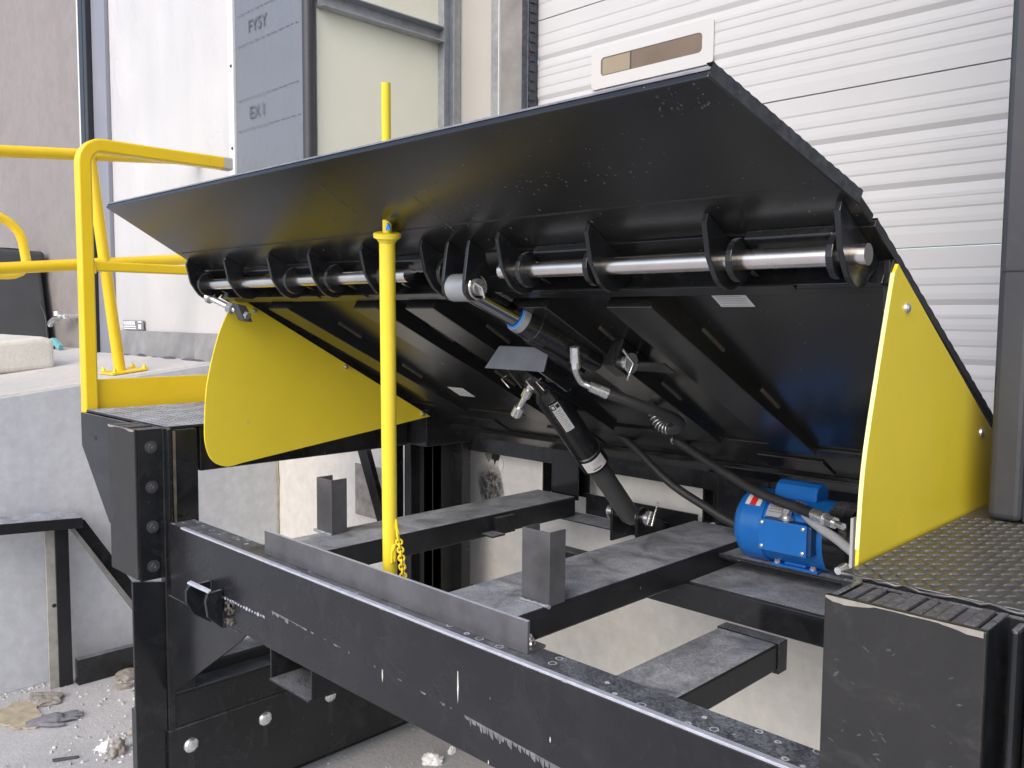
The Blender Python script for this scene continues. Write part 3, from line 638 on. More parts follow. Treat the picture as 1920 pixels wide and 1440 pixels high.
# side frame on the left
g = G(); g.px([(1.095, .907), (1.199, .885), (1.199, .367), (1.095, .473)], XS-.012, XS); g.build('corner_column', 'black', fm, .002)
G().box(XS-.05, XS-.012, 1.10, 1.2, .06, .47).build('leg', 'black', fm, .002)
G().box(XS-.03, XS+.006, 1.2005, 1.225, .37, PZ-.004).build('column_edge', 'black', fm, .003)
G().box(XS-.006, XS+.0035, 1.2365, 1.246, .97, PZ-.015).build('highlight_strip', 'gold_glint', fm, .001)  # gold-tinted strip standing in for a highlight on the bevel
G().box(XS-.09, XS, 1.226, 1.325, .60, PZ-.012).build('corner_post', 'black', fm, .006, 3)
G().box(XS-.10, XS+.0, 1.21, 2.60, .566, .575).build('side_channel_top', 'black_rail', fm, .002)
G().box(XS-.10, XS+.0, 1.21, 2.60, .487, .493).build('side_channel_foot', 'black_rail', fm, .002)
G().box(XS-.10, XS-.09, 1.21, 2.60, .494, .565).build('side_channel_web', 'ink', fm)
G().box(XS-.06, XS-.0, 1.21, 1.30, .494, .566).build('side_channel_stop', 'black', fm, .002)
G().box(XS-.10, XS-.002, 1.205, 2.62, .372, .4865).build('side_rail', 'black', fm, .003)
sp = G().box(XS-.09, XS+.008, 1.20, 2.62, .07, .370).build('slotted_plate', 'black', fm, .003)
for i, y in enumerate((1.274, 1.555, 1.835, 2.115)):
    G().box(XS+.0082, XS+.0088, y-.011, y+.011, .19, .33).build('slot', 'ink', sp)
    g = G(); g.lathe((XS+.009, y, .300), (1, 0, 0), [(0, .026), (.004, .025), (.009, .019), (.012, .010), (.0125, 0)], 24); g.build('carriage_bolt', 'fitting', fm)
# fork pocket under the beam and its twin at the right
g = G(); g.box(-2.131, -2.125, BY+.005, 2.3, .762, .846); g.box(-1.925, -1.919, BY+.005, 2.3, .762, .846); g.box(-2.125, -1.925, BY-.002, 2.3, .756, .762)
g.build('fork_pocket', 'black', fm, .001)
G().box(-1.168, -1.0, BY+.088, 1.96, .897, .966).build('fork_tube', 'black_rail', fm, .006, 3)
G().box(-1.172, -.996, 1.9605, 2.005, .888, .968).build('tube_stop', 'black', fm, .002)
# cross beam, motor tray
cb = G().box(-1.9, -.44, 2.095, 2.15, .934, 1.0148); cb.build('cross_beam', 'black', fm, .004)
G().box(-1.3435, -.44, 2.09, 2.40, 1.0155, 1.0225).build('cross_plate', 'black_rail', fm, .002)
G().box(-1.344, -.44, 2.248, 2.512, 1.061, 1.0695).build('motor_tray', 'black_rail', fm, .002)
G().tube([(-1.34, 2.2455, 1.0665), (-.44, 2.2455, 1.0665)], .008, 8).build('tray_lip', 'black', fm)
# rear frame
G().box(-2.93, -.3, 2.52, 2.60, 1.196, 1.312).build('rear_header', 'black', fm, .003)
G().box(-2.93, -.3, 2.507, 2.5195, 1.300, 1.3125).build('header_lip', 'black', fm, .001)
for x0, x1 in ((-2.312, -2.12), (-1.575, -1.33)):
    pg = G(); pg.pz([(x0, 2.585), (x0, 2.519), (x0+.006, 2.519), (x0+.006, 2.579), (x1-.0, 2.579), (x1, 2.585)], BZ-.02, 1.300); 
    pg.box(x0+.055, x0+.063, 2.512, 2.578, BZ-.02, 1.298); pg.box(x0+.063, x1, 2.512, 2.5185, BZ-.02, 1.298)
    pg.build('rear_post', 'black', fm, .0015)
G().box(-2.12, -1.62, 2.56, 2.568, 1.014, 1.094).build('rear_channel', 'black', fm, .0015)
G().box(-2.20, -1.59, 2.44, 2.5595, 1.008, 1.0135).build('rear_channel_foot', 'black_rail', fm, .0015)
# left rear columns and brace
for x0, x1, y0 in ((-2.99, -2.96, 2.28), (-2.93, -2.885, 2.31), (-2.86, -2.80, 2.36), (-2.83, -2.735, 2.47)):
    G().box(x0, x1, y0, y0+.05, .1, 1.235).build('rear_column', 'black', fm, .003)
G().box(-2.99, -2.80, 2.36, 2.50, .1, 1.23).build('column_web', 'ink', fm)
G().box(-2.90, -2.72, 2.26, 2.66, 1.238, 1.39).build('rear_corner', 'black', fm, .003)
pass
G().ext([(-3.30, 2.30, 1.237), (-3.20, 2.30, 1.237), (-2.995, 2.30, .78), (-3.02, 2.30, .66)], (0, .012, 0)).build('diagonal_brace', 'black', fm, .002)
G().ext([(-3.215, 2.285, 1.237), (-3.20, 2.285, 1.237), (-2.99, 2.285, .78), (-3.005, 2.285, .78)], (0, .0145, 0)).build('brace_flange', 'black', fm, .001)
# rusty plate on the wall behind the brace
rp2 = G().box(-3.67, -3.33, 2.572, 2.5795, .755, 1.02).build('wall_plate', 'old_plate', pit, .002)

# ------------------------------------------------------------------ leveler deck (raised), drawn in its own slope frame
A = radians(29.0); H = Vector((0, 2.38, 1.345)); Dv = Vector((0, -cos(A), sin(A))); Nv = Vector((0, -sin(A), -cos(A)))
def dp(x, s, t): return Vector((x, 0, 0))+H+Dv*s+Nv*t
class GD(G):                                     # boxes given as x, s (up the slope), t (below the top face)
    def db(s, x0, x1, s0, s1, t0, t1):
        P_ = [dp(x, a, t) for t in (t0, t1) for (x, a) in ((x0, s0), (x1, s0), (x1, s1), (x0, s1))]
        return s.add(P_, [(0, 1, 2, 3), (7, 6, 5, 4), (0, 4, 5, 1), (1, 5, 6, 2), (2, 6, 7, 3), (3, 7, 4, 0)])
    def dext(s, st, x0, x1): return s.ext([dp(x0, a, t) for a, t in st], (x1-x0, 0, 0))
XL, XRr = -2.755, -.543
dk = thing('leveler_deck', 'raised black dock leveler deck with hinged lip and yellow side guards', 'dock leveler', (-1.6, 2.38, 1.345))
GD().db(XL, XRr, -.10, 1.192, 0, .012).build('deck_plate', 'black_deck', dk, .001)
# rear seam bar and rear fold
GD().db(XL+.02, XRr-.03, .195, .203, .0125, .020).build('seam_bar', 'black_deck', dk, .001)
g = GD(); g.db(XL+.02, XRr-.03, -.10, -.02, .0125, .03); g.build('hinge_bar', 'black', dk, .003)
g = GD()
for x in (-2.45, -1.98, -1.15, -.80): GD().db(x-.10, x+.10, .0, .10, .0125, .018).build('hinge_strap', 'black', dk, .002)
# beams: tapered box sections
for xw in (-2.40, -1.935, -1.70, -1.31, -1.025):
    wd = .115
    g = GD(); P_ = []
    for x in (xw-wd, xw): P_ += [dp(x, 1.045, .0122), dp(x, 1.045, .068), dp(x, .20, .034), dp(x, .20, .0122)]
    g.add(P_, [(0, 1, 2, 3), (7, 6, 5, 4), (0, 4, 5, 1), (1, 5, 6, 2), (2, 6, 7, 3)]); bmn = g.build('deck_beam', 'black_deck', dk, .002)
    for s0 in (.86, .56): GD().db(xw+.0005, xw+.006, s0-.10, s0, .0125, .0185).build('stitch_weld', 'weld', bmn)
# front header
g = GD(); g.db(XL+.01, XRr-.01, 1.085, 1.0975, .0125, .055); g.build('header', 'black', dk, .002)
g = GD(); g.db(XL+.01, XRr-.01, 1.06, 1.0845, .042, .053); g.build('header_lip', 'black', dk, .004)
# side flanges
for x0 in (XL, XRr-.008): GD().db(x0, x0+.008, -.02, 1.10, .0125, .055).build('side_flange', 'black', dk, .001)
# lip
g = G(); t0, t1 = -.004, .012
def lippt(x, s, t): return dp(x, s, t)
s_root, s_tip = 1.2, 1.557
outl = [(XL+.02, s_root), (XL+.02, 1.25), (-2.715, s_tip), (-.64, s_tip), (XRr-.004, 1.25), (XRr-.002, s_root)]
g.ext([lippt(x, s, t0) for x, s in outl], Nv*(t1-t0)); lip = g.build('lip_plate', 'black_deck', dk, .002)
# bright bevelled front edge
g = G(); g.ext([lippt(-2.715, s_tip+.0003, -.0032), lippt(-.64, s_tip+.0003, -.0032), lippt(-.64, s_tip+.0008, .0015), lippt(-2.715, s_tip+.0008, .0015)], Dv*.001); g.build('bright_edge', 'worn', lip)
# rippled tread edge along the right side of lip and deck
g = G(); rn = random.Random(8); N_ = 60; V = []
for k in range(N_+1):
    f_ = k/N_; s_ = 1.25+f_*(s_tip-1.25); x_ = (XRr-.004)+(-.64-(XRr-.004))*f_+.0006
    tp = -.0112-.0016*(.5+.5*sin(k*1.9))-rn.uniform(0, .0008)
    V += [dp(x_, s_, .0105), dp(x_, s_, tp), dp(x_-.012, s_, tp)]
g.add(V, [(3*k+j_, 3*k+3+j_, 3*k+4+j_, 3*k+1+j_) for k in range(N_) for j_ in (0, 1)]); g.build('tread_edge', 'tread_edge', lip)
g = G(); V = []
for k in range(91):
    s_ = -.05+k*.0138; tp = -.0012-.0022*(.5+.5*sin(k*2.1))-rn.uniform(0, .001)
    V += [dp(XRr+.0006, s_, .0125), dp(XRr+.0006, s_, tp), dp(XRr-.012, s_, tp)]
g.add(V, [(3*k+j_, 3*k+3+j_, 3*k+4+j_, 3*k+1+j_) for k in range(90) for j_ in (0, 1)]); g.build('tread_edge', 'tread_edge', dk)
# bend line weld under the lip
GD().db(XL+.06, -.60, 1.300, 1.306, .0119, .01225).build('bend_line', 'smear', lip)
# scratches
g = GD(); rn = random.Random(77)
for x0_, a_, b_ in ((-1.652, 1.385, 1.50), (-1.416, 1.28, 1.40)):
    q_ = a_
    while q_ < b_:
        L_ = rn.uniform(.006, .025); w_ = rn.uniform(.0006, .0018); g.db(x0_-w_, x0_+w_, q_, q_+L_, .0121, .0124); q_ += L_+rn.uniform(0, .006)
for k in range(46):
    x_ = rn.gauss(-1.35, .25); q_ = rn.gauss(1.36, .05); w_ = rn.uniform(.0008, .0022); g.db(x_-w_, x_+w_, q_-w_, q_+w_*rn.uniform(1, 2.5), .0121, .0124)
for k in range(36):
    x_ = rn.gauss(-1.0, .12); q_ = rn.gauss(1.40, .02); w_ = rn.uniform(.0008, .0020); g.db(x_-w_, x_+w_, q_-w_, q_+w_*1.5, .0121, .0124)
for k in range(22):
    x_ = rn.uniform(-.75, -.66); q_ = rn.uniform(1.50, 1.553); w_ = rn.uniform(.0008, .0018); g.db(x_-w_, x_+w_, q_-w_, q_+w_*1.5, .0121, .0124); g.build('scratch', 'worn', lip, kind='stuff')
# hinge rods
RS, RT = 1.182, .055
for x0, x1, r_ in ((-2.69, -1.655, .0165), (-1.335, -.546, .0170)):
    rd = G().cyl(dp(x0, RS, RT), dp(x1, RS, RT), r_, n=20).build('hinge_rod', 'zinc', dk, .002)
    G().cyl(dp(x1-.010, RS, RT), dp(x1-.010, RS-.004, RT-r_-.0008), .004, n=10).build('pin_hole', 'ink', rd)
# lip lugs
def lug(x, th, name='lip_lug', big=1.0):
    prof = [(1.264, .0121), (1.262, .028), (1.255, .036), (1.222, .072)]
    prof += [(1.165+.052*cos(a), .050+.044*sin(a)) for a in [radians(q) for q in (55, 75, 95, 115, 135, 155, 175)]]
    prof += [(1.098, .030), (1.098, .0121)]
    return GD().dext(prof, x-th/2, x+th/2).build(name, 'black', dk, .0015)
for x in (-2.73, -2.475, -2.22, -2.01, -1.775, -1.545, -1.295, -1.055, -.800, -.572): lug(x, .010)
def ddisc(x, th):
    prof = [(RS+.037*cos(a), RT+.037*sin(a)) for a in [radians(q) for q in range(-70, 200, 15)]]+[(1.1125, .048)]
    return GD().dext(prof, x-th/2, x+th/2).build('deck_lug', 'black', dk, .0015)
for x in (-2.690, -2.165, -1.96, -1.73, -1.505, -1.255, -1.075, -.765, -.592): ddisc(x, .012)
# box pieces (hinge tube segments) welded to the header between the lugs
for x0, x1 in ((-2.455, -2.24), (-2.15, -2.02), (-1.72, -1.56), (-1.24, -1.065), (-.755, -.60)):
    tb = GD().db(x0, x1, 1.162, 1.205, .0125, .030).build('hinge_block', 'black', dk, .003)
    g = G(); rn = random.Random(int(-x0*50)); g.tube([dp(x0+(x1-x0)*i/20, 1.161+rn.uniform(-.001, .001), .030+rn.uniform(-.001, .002)) for i in range(21)], [.002+rn.random()*.0025 for _ in range(21)], 6); g.build('weld_bead', 'galv', tb)
# loose ends of the header foot seen below the rod
for x0, x1 in ((-2.60, -2.16), (-2.14, -1.93), (-1.9, -1.62), (-1.25, -.70)):
    GD().db(x0, x1, 1.088, 1.104, .0555, .060).build('header_foot', 'black', dk, .001)
# yellow side guards: fan plates bolted to the flanges
def guard(x, label, seed, yoff=0):
    ol = [(2.262, 1.367), (1.86, 1.594), (1.437, 1.843), (1.409, 1.860)] if x > -1 else [(2.262, 1.367), (1.86, 1.592), (1.447, 1.822), (1.425, 1.835)]
    cv = spline([(0, 1.396, 1.845) if x > -1 else (0, 1.405, 1.815), (0, 1.352, 1.70), (0, 1.312, 1.55), (0, 1.300, 1.42), (0, 1.302, 1.345), (0, 1.325, 1.290), (0, 1.375, 1.265), (0, 1.44, 1.272)], 5)
    ol += [(p.y, p.z) for p in cv]+[(1.74, 1.307)]
    o = G().px(ol, x-.003, x+.003).build('side_guard', 'guard', dk, .0012)
    if label: o['label'] = label
    return o
gl = guard(-2.70, 'left yellow side guard', 1); grd = guard(-.538, 'right yellow side guard', 2)
# right guard's scraped front edge
cv = spline([(0, 1.396, 1.845), (0, 1.352, 1.70), (0, 1.312, 1.55), (0, 1.300, 1.42)], 6)
g = G()
for i in range(len(cv)-1):
    a, b_ = cv[i], cv[i+1]
    g.add([(-.5347, a.y-.0012, a.z), (-.5413, a.y-.0012, a.z), (-.5413, b_.y-.0012, b_.z), (-.5347, b_.y-.0012, b_.z)], [(0, 1, 2, 3)])
g.build('scraped_edge', 'guard_edge', grd)
for s_, x_, d_ in ((.16, -2.697, 1), (.58, -2.697, 1), (1.0, -2.697, 1)):
    g = G(); p = dp(x_, s_, .048); g.cyl(p, p+Vector((.008, 0, 0)), .009, n=6, smooth=False); g.cyl(p+Vector((.008, 0, 0)), p+Vector((.016, 0, 0)), .005, n=10); g.build('guard_bolt', 'fitting', gl, .001)
for s_, t_ in ((1.03, .062), (.55, .07), (.1, .06)):
    p = dp(-.535, s_, t_); g = G(); g.lathe(p, (1, 0, 0), [(0, .009), (.003, .0085), (.006, .005), (.007, 0)], 16); g.build('guard_bolt', 'fitting', grd)
p = dp(-.56, 1.045, .075); G().cyl(p, p+Vector((.02, 0, 0)), .007, n=8).build('guard_bolt', 'fitting', grd)
# dark bracket behind guard's top
GD().dext([(1.11, .02), (1.085, .02), (1.02, .075), (1.07, .085)], -.555, -.545).build('guard_bracket', 'black', dk, .001)
# adjusting bolt on the left corner
bk = G().ext([dp(-2.60, 1.095, .085), dp(-2.56, 1.095, .085), dp(-2.56, 1.05, .12), dp(-2.60, 1.05, .12)], Dv*.03+Nv*.01).build('bolt_block', 'bin', dk, .002)
p = dp(-2.60, 1.10, .105); q = dp(-2.70, 1.155, .088)
G().cyl(p, q, .010, n=14).build('stop_bolt', 'fitting', dk, .001)
G().lathe(q, q-p, [(-.006, .0), (-.006, .019), (.006, .020), (.011, .014), (.012, 0)], 20).build('bolt_head', 'fitting', dk)
G().cyl(p+(q-p)*.12, p+(q-p)*.28, .019, n=6, smooth=False).build('lock_nut', 'galv', dk, .001)
G().cyl(p-(q-p)*.45, p-(q-p)*.25, .013, n=6, smooth=False).build('lock_nut', 'galv', dk, .001)
# printed plates on the underside
def dlabel(x0, x1, s0, s1, t, n=5):
    lb = GD().db(x0, x1, s0, s1, t, t+.0006).build('printed_plate', 'white', dk)
    g = GD()
    for k in range(n): g.db(x0+.006, x1-.006-random.random()*.01, s0+(s1-s0)*(k+.7)/(n+.6), s0+(s1-s0)*(k+.85)/(n+.6), t+.0007, t+.0009)
    g.build('print_lines', 'ink_grey', lb)
dlabel(-.931, -.856, .951, .998, .0122); dlabel(-2.335, -2.255, .315, .385, .0122)
# brackets for the lip cylinder: clevis plates at the header, plate at the back
for x in (-1.475, -1.405):
    GD().dext([(1.245, .0121), (1.240, .03), (1.215, .095), (1.20, .118), (1.178, .124), (1.16, .115), (1.152, .095), (1.16, .05), (1.19, .0121)], x-.005, x+.005).build('clevis_plate', 'black', dk, .0015)
GD().db(-1.47, -1.27, .69, .74, .0125, .04).build('cylinder_anchor', 'black', dk, .002)
GD().db(-1.315, -1.275, .735, .80, .0125, .085).build('anchor_ear', 'black', dk, .002)
GD().db(-1.455, -1.415, .735, .80, .0125, .085).build('anchor_ear', 'black', dk, .002)
GD().ext([dp(-1.45, .69, .042), dp(-1.18, .69, .042), dp(-1.17, .755, .05), dp(-1.24, .755, .05)], Nv*.004).build('anchor_plate', 'black', dk, .001)

# ------------------------------------------------------------------ lip cylinder
lc = thing('lip_cylinder', 'short hydraulic cylinder with chrome rod hung under the deck front', 'hydraulic cylinder', dp(-1.4, 1.0, .09), 'hydraulic cylinders of the leveler')
pa = dp(-1.44, 1.178, .092); pb = dp(-1.365, .77, .062); ax = (pb-pa); Lc = ax.length; ax.normalize()
G().cyl(pa, pa+ax*.20, .0245, n=24).build('piston_rod', 'chrome', lc)
ey = G().cyl(dp(-1.469, 1.180, .093), dp(-1.411, 1.180, .093), .031, n=26).build('rod_eye', 'galv', lc, .002)
g = G().cyl(dp(-1.412, 1.180, .093), dp(-1.385, 1.180, .093), .019, n=20); pn = g.build('pin', 'fitting', lc, .003)
c0 = dp(-1.393, 1.180, .093); G().tube([c0+(Dv*cos(a)+Nv*sin(a))*.026 for a in [radians(q) for q in range(0, 300, 20)]], .0028, 6).build('retaining_ring', 'zinc', pn)
G().tube([c0+Dv*.02+Vector((.006, 0, 0)), c0+Vector((.012, 0, 0)), c0-Dv*.02+Nv*.015+Vector((.01, 0, 0))], .003, 6).build('cotter_pin', 'fitting', pn)
G().cyl(pa+ax*.155, pa+ax*.172, .033, .0345, n=28).build('rod_seal', 'galv', lc, .002)
G().tube([pa+ax*.1535+((ax.orthogonal().normalized())*cos(t_)+ax.cross(ax.orthogonal().normalized())*sin(t_))*.0275 for t_ in [2*pi*k/28 for k in range(28)]], .002, 6, closed=True).build('blue_wiper', 'seal_blue', lc)
G().lathe(pa, ax, [(.172, .035), (.205, .037), (.206, .039), (.245, .039), (.246, .035), (Lc-.05, .035), (Lc-.045, .031), (Lc, .03), (Lc+.012, .02), (Lc+.012, 0)], 28).build('barrel', 'black', lc)
G().tube([pa+ax*.21+Nv*.037, pa+ax*(Lc-.08)+Nv*.038], .008, 8).build('side_tube', 'black', lc)
pp = dp(-1.285, .768, .062); G().cyl(pp, pp+Vector((.03, 0, 0)), .016, n=18).build('anchor_pin', 'fitting', lc, .002)
G().cyl(pp+Vector((.028, 0, 0)), pp+Vector((.032, 0, 0)), .025, n=20).build('washer', 'galv', lc, .001)
G().tube([pp+Vector((.034, 0, 0))+Dv*.05-Nv*.01, pp+Vector((.036, 0, 0)), pp+Vector((.036, 0, 0))+Nv*.045], .0035, 6).build('cotter_pin', 'fitting', lc)

# ------------------------------------------------------------------ lift cylinder
lf = thing('lift_cylinder', 'long black hydraulic cylinder slanting down to the rear rail with white labels', 'hydraulic cylinder', (-1.75, 2.345, 1.106), 'hydraulic cylinders of the leveler')
q0 = Vector((-1.75, 2.345, 1.106)); q1 = Vector((-1.75, 1.865, 1.608)); ax2 = (q1-q0).normalized(); L2 = (q1-q0).length
G().lathe(q0, ax2, [(-.03, 0), (-.03, .022), (.0, .034), (.30, .034)], 24).build('lower_tube', 'bin', lf)
G().lathe(q0, ax2, [(.265, 0), (.265, .040), (.272, .047), (.335, .047), (.336, .0445), (.60, .0445), (.602, .043), (.625, .030), (.645, .028), (.70, .026), (.70, 0)], 28).build('barrel', 'black', lf)
G().lathe(q0, ax2, [(.337, .0458), (.343, .0458)], 28).build('band', 'zinc', lf)
def arclabel(h0, h1, r, a0, a1, m, name, parent, n=10):
    side = Vector((1, 0, 0)); fr_ = ax2.cross(side).normalized(); 
    if fr_.y > 0: fr_ = -fr_
    V = []; 
    for h in (h0, h1):
        for k in range(n+1):
            a = radians(a0+(a1-a0)*k/n); V.append(q0+ax2*h+(side*sin(a)+fr_*cos(a))*r)
    return G().add(V, [(k, k+1, n+2+k, n+1+k) for k in range(n)], True).build(name, m, parent)
l1 = arclabel(.282, .328, .0476, 5, 100, 'white', 'maker_label', lf)
arclabel(.289, .293, .0480, 35, 72, 'ink', 'print_line', l1); arclabel(.297, .2985, .0480, 40, 62, 'ink_grey', 'print_line', l1)
for k in range(4): arclabel(.305+k*.004, .3062+k*.004, .0480, 45, 85, 'conduit', 'print_line', l1)
l2 = arclabel(.475, .592, .0452, 30, 68, 'white', 'warning_label', lf)
arclabel(.570, .590, .0455, 31, 49, 'ink', 'pictogram', l2); arclabel(.574, .586, .0456, 35, 45, 'white', 'pictogram_inset', l2); arclabel(.572, .587, .0455, 52, 66, 'ink', 'triangle_mark', l2)
for k in range(11): arclabel(.480+k*.008, .4822+k*.008, .0455, 33, 60 if k % 3 else 54, 'ink_grey', 'print_line', l2)
# bottom clevis
for x in (-1.80, -1.695):
    e = [(q0.y+.035*cos(a), q0.z+.035*sin(a)) for a in [radians(z_) for z_ in range(0, 181, 20)]]
    G().px(e+[(q0.y-.035, 1.0137), (q0.y+.2, 1.0137)] if False else e+[(q0.y-.035, 1.0137), (2.50, 1.0137), (2.50, 1.06)], x-.005, x+.005).build('clevis_plate', 'black', lf, .0015)
pb_ = G().cyl((-1.835, q0.y, q0.z), (-1.66, q0.y, q0.z), .013, n=18).build('pin', 'fitting', lf, .001)
for x in (-1.825, -1.675): G().cyl((x, q0.y, q0.z), (x+.014 if x > -1.7 else x-.006, q0.y, q0.z), .025, n=22).build('collar', 'fitting', pb_, .003)
G().tube([(-1.655, q0.y+.03, q0.z+.055), (-1.652, q0.y, q0.z), (-1.652, q0.y-.008, q0.z-.02)], .003, 6).build('cotter_pin', 'fitting', pb_)
# fitting on the top of the barrel
f0 = q0+ax2*.615+Vector((-.01, -.045, -.01))
f0 = Vector((-1.728, 1.825, 1.568))
ft = thing('capped_elbow', 'silver elbow fitting on the top of the slanting cylinder', 'pipe fitting', f0)
f0 = Vector((-1.728, 1.825, 1.568)); d1 = (Vector((-1.786, 1.83, 1.488))-f0).normalized()
G().cyl(f0-d1*.01, f0+d1*.03, .009, n=14).build('stem', 'fitting', ft)
G().cyl(f0+d1*.008, f0+d1*.036, .0145, n=6, smooth=False).build('nut', 'fitting', ft, .002)
G().cyl(f0+d1*.036, f0+d1*.08, .0085, n=12).build('neck', 'fitting', ft)
G().cyl(f0+d1*.076, f0+d1*.108, .0155, n=18).build('cap', 'fitting', ft, .003)
# plate above the lift cylinder with cotter pins
up_ = thing('stop_bracket', 'bare grey steel plate bracket above the slanting cylinder', 'bracket', (-1.80, 1.80, 1.66))
G().ext([(-1.648, 1.62, 1.695), (-1.468, 1.62, 1.695), (-1.475, 1.606, 1.634), (-1.69, 1.606, 1.634)], (0, .006, .001)).build('plate', 'raw', up_, .001)
G().ext([(-1.53, 1.628, 1.69), (-1.53, 1.628, 1.64), (-1.62, 1.86, 1.56), (-1.62, 1.90, 1.60)], (.008, 0, 0)).build('ear', 'black', up_, .001)
G().ext([(-1.64, 1.628, 1.69), (-1.64, 1.628, 1.64), (-1.80, 1.86, 1.56), (-1.80, 1.90, 1.60)], (.008, 0, 0)).build('ear', 'black', up_, .001)
G().cyl((-1.84, 1.872, 1.595), (-1.61, 1.872, 1.595), .012, n=14).build('pin', 'bin', up_)
for x in (-1.80, -1.70, -1.66): G().tube([(x, 1.80, 1.60), (x-.02, 1.80, 1.588), (x+.012, 1.80, 1.565)], .0022, 6).build('cotter_pin', 'zinc', up_)

# ------------------------------------------------------------------ hoses
fA = dp(-1.33, .86, .135)
ha = thing('lip_hose', 'thick black hydraulic hose curving down from the short cylinder', 'hydraulic hose', fA, 'black hydraulic hoses')
pe = spline([dp(-1.335, .875, .10), dp(-1.34, .855, .125), dp(-1.345, .815, .14), dp(-1.33, .795, .142)], 6)
G().tube(pe, .0080, 10).build('elbow', 'fitting', ha)
G().cyl(dp(-1.333, .890, .085), dp(-1.337, .865, .113), .0125, n=6, smooth=False).build('nut', 'fitting', ha, .002)
G().cyl(dp(-1.337, .865, .112), dp(-1.338, .855, .124), .011, n=12).build('nut', 'fitting', ha, .002)
G().cyl(dp(-1.33, .795, .142), dp(-1.305, .755, .140), .0125, .0145, n=14).build('crimp_sleeve', 'fitting', ha, .002)
hp = spline([dp(-1.307, .758, .14), dp(-1.265, .70, .135), dp(-1.238, .63, .125), dp(-1.235, .555, .11), dp(-1.262, .49, .10), dp(-1.30, .452, .10), dp(-1.345, .455, .095), dp(-1.375, .475, .055), dp(-1.385, .485, .02)], 10)
G().tube(hp, .0135, 12).build('hose', 'hose', ha)
g = G()
for k in range(16):
    if k % 2: continue
    p = hp[-26+k]; t_ = (hp[-25+k]-hp[-27+k]).normalized(); a_ = t_.orthogonal().normalized(); b_ = t_.cross(a_)
    g.tube([p+(a_*cos(q)+b_*sin(q))*.0150 for q in [2*pi*z_/10 for z_ in range(10)]], .0018, 5, closed=True)
g.build('spiral_guard', 'fitting', ha)
hc = thing('lift_hose', 'black hose sagging from the deck rear across to behind the blue motor', 'hydraulic hose', (-1.9, 2.3, 1.4), 'black hydraulic hoses')
G().tube(spline([(-2.17, 2.30, 1.425), (-2.02, 2.30, 1.418), (-1.92, 2.30, 1.432), (-1.86, 2.30, 1.43), (-1.73, 2.31, 1.358), (-1.575, 2.31, 1.252), (-1.45, 2.32, 1.192), (-1.31, 2.33, 1.142), (-1.1, 2.36, 1.12)], 10), .0135, 12).build('hose', 'hose', hc)
G().tube([Vector((-1.865, 2.30, 1.43))+Vector((0, cos(a)*.017, sin(a)*.017)) for a in [2*pi*k/14 for k in range(14)]], .004, 6, closed=True).build('clip', 'fitting', hc)
hb = thing('pump_hose', 'black hose running over the blue motor to the silver pump fitting', 'hydraulic hose', (-1.3, 2.2, 1.3), 'black hydraulic hoses')
hbp = spline([(-1.54, 2.28, 1.398), (-1.395, 2.264, 1.338), (-1.212, 2.226, 1.281), (-1.067, 2.193, 1.261), (-1.006, 2.166, 1.257)], 10)
G().tube(hbp, .0145, 12).build('hose', 'hose', hb)
G().tube([Vector((-1.525, 2.28, 1.402))+Vector((sin(a)*.01, cos(a)*.021, sin(a)*.021)) for a in [2*pi*k/14 for k in range(14)]], .004, 6, closed=True).build('clip', 'fitting', hb)
e = Vector((-1.006, 2.166, 1.257)); dd = Vector((.095, -.045, -.008)).normalized()
G().lathe(e-dd*.012, dd, [(0, .0165), (.045, .0175), (.046, .0145), (.055, .013), (.055, 0)], 16).build('crimp_sleeve', 'fitting', hb)
G().cyl(e+dd*.045, e+dd*.068, .0165, n=6, smooth=False).build('swivel_nut', 'fitting', hb, .002)
G().cyl(e+dd*.068, e+dd*.10, .009, n=12).build('stem', 'fitting', hb)

# ------------------------------------------------------------------ electric motor
mo = thing('electric_motor', 'blue electric motor bolted to the tray beside the right guard', 'motor', (-1.1, 2.2, 1.10))
mc = Vector((-1.29, 2.31, 1.1725)); md = Vector((1, 0, 0)); sd = md.cross(Vector((0, 0, 1))).normalized(); mu = sd.cross(md)
R_ = .096; KM = 1.065; MP = lambda a, b_, c: mc+(md*a+sd*b_+mu*c)*KM; sc_ = lambda pr: [(a*KM, b_*KM) for a, b_ in pr]
body = G().lathe(mc, md, sc_([(0, 0), (0, .055), (.005, .078), (.018, .093), (.032, .098), (.092, .098), (.094, .092), (.262, .092)]), 44).build('body', 'blue', mo)
G().lathe(mc, md, sc_([(.262, .094), (.30, .094), (.318, .086), (.338, .06), (.34, .03), (.34, 0)]), 36).build('end_bell', 'black', mo)
# terminal box facing the camera
def mbox(a0, a1, b0, b1, c0, c1, name, m, parent, bev=.004):
    V = [MP(a, b_, c) for c in (c0, c1) for a, b_ in ((a0, b0), (a1, b0), (a1, b1), (a0, b1))]
    return G().add(V, [(3, 2, 1, 0), (4, 5, 6, 7), (0, 1, 5, 4), (1, 2, 6, 5), (2, 3, 7, 6), (3, 0, 4, 7)]).build(name, m, parent, bev, 3)
sgn = 1 if sd.y < 0 else -1
tb = mbox(.105, .246, sgn*.06, sgn*.118, -.036, .042, 'terminal_box', 'blue_dark', mo)
mbox(.103, .236, sgn*.1182, sgn*.124, -.038, .044, 'terminal_cover', 'blue', tb, .002)
for a, c in ((.113, .034), (.226, .034), (.113, -.028), (.226, -.028)):
    G().lathe(MP(a, sgn*.1245, c), sd*sgn, [(0, .006), (.002, .0055), (.0035, .003), (.004, 0)], 12).build('screw', 'fitting', tb)
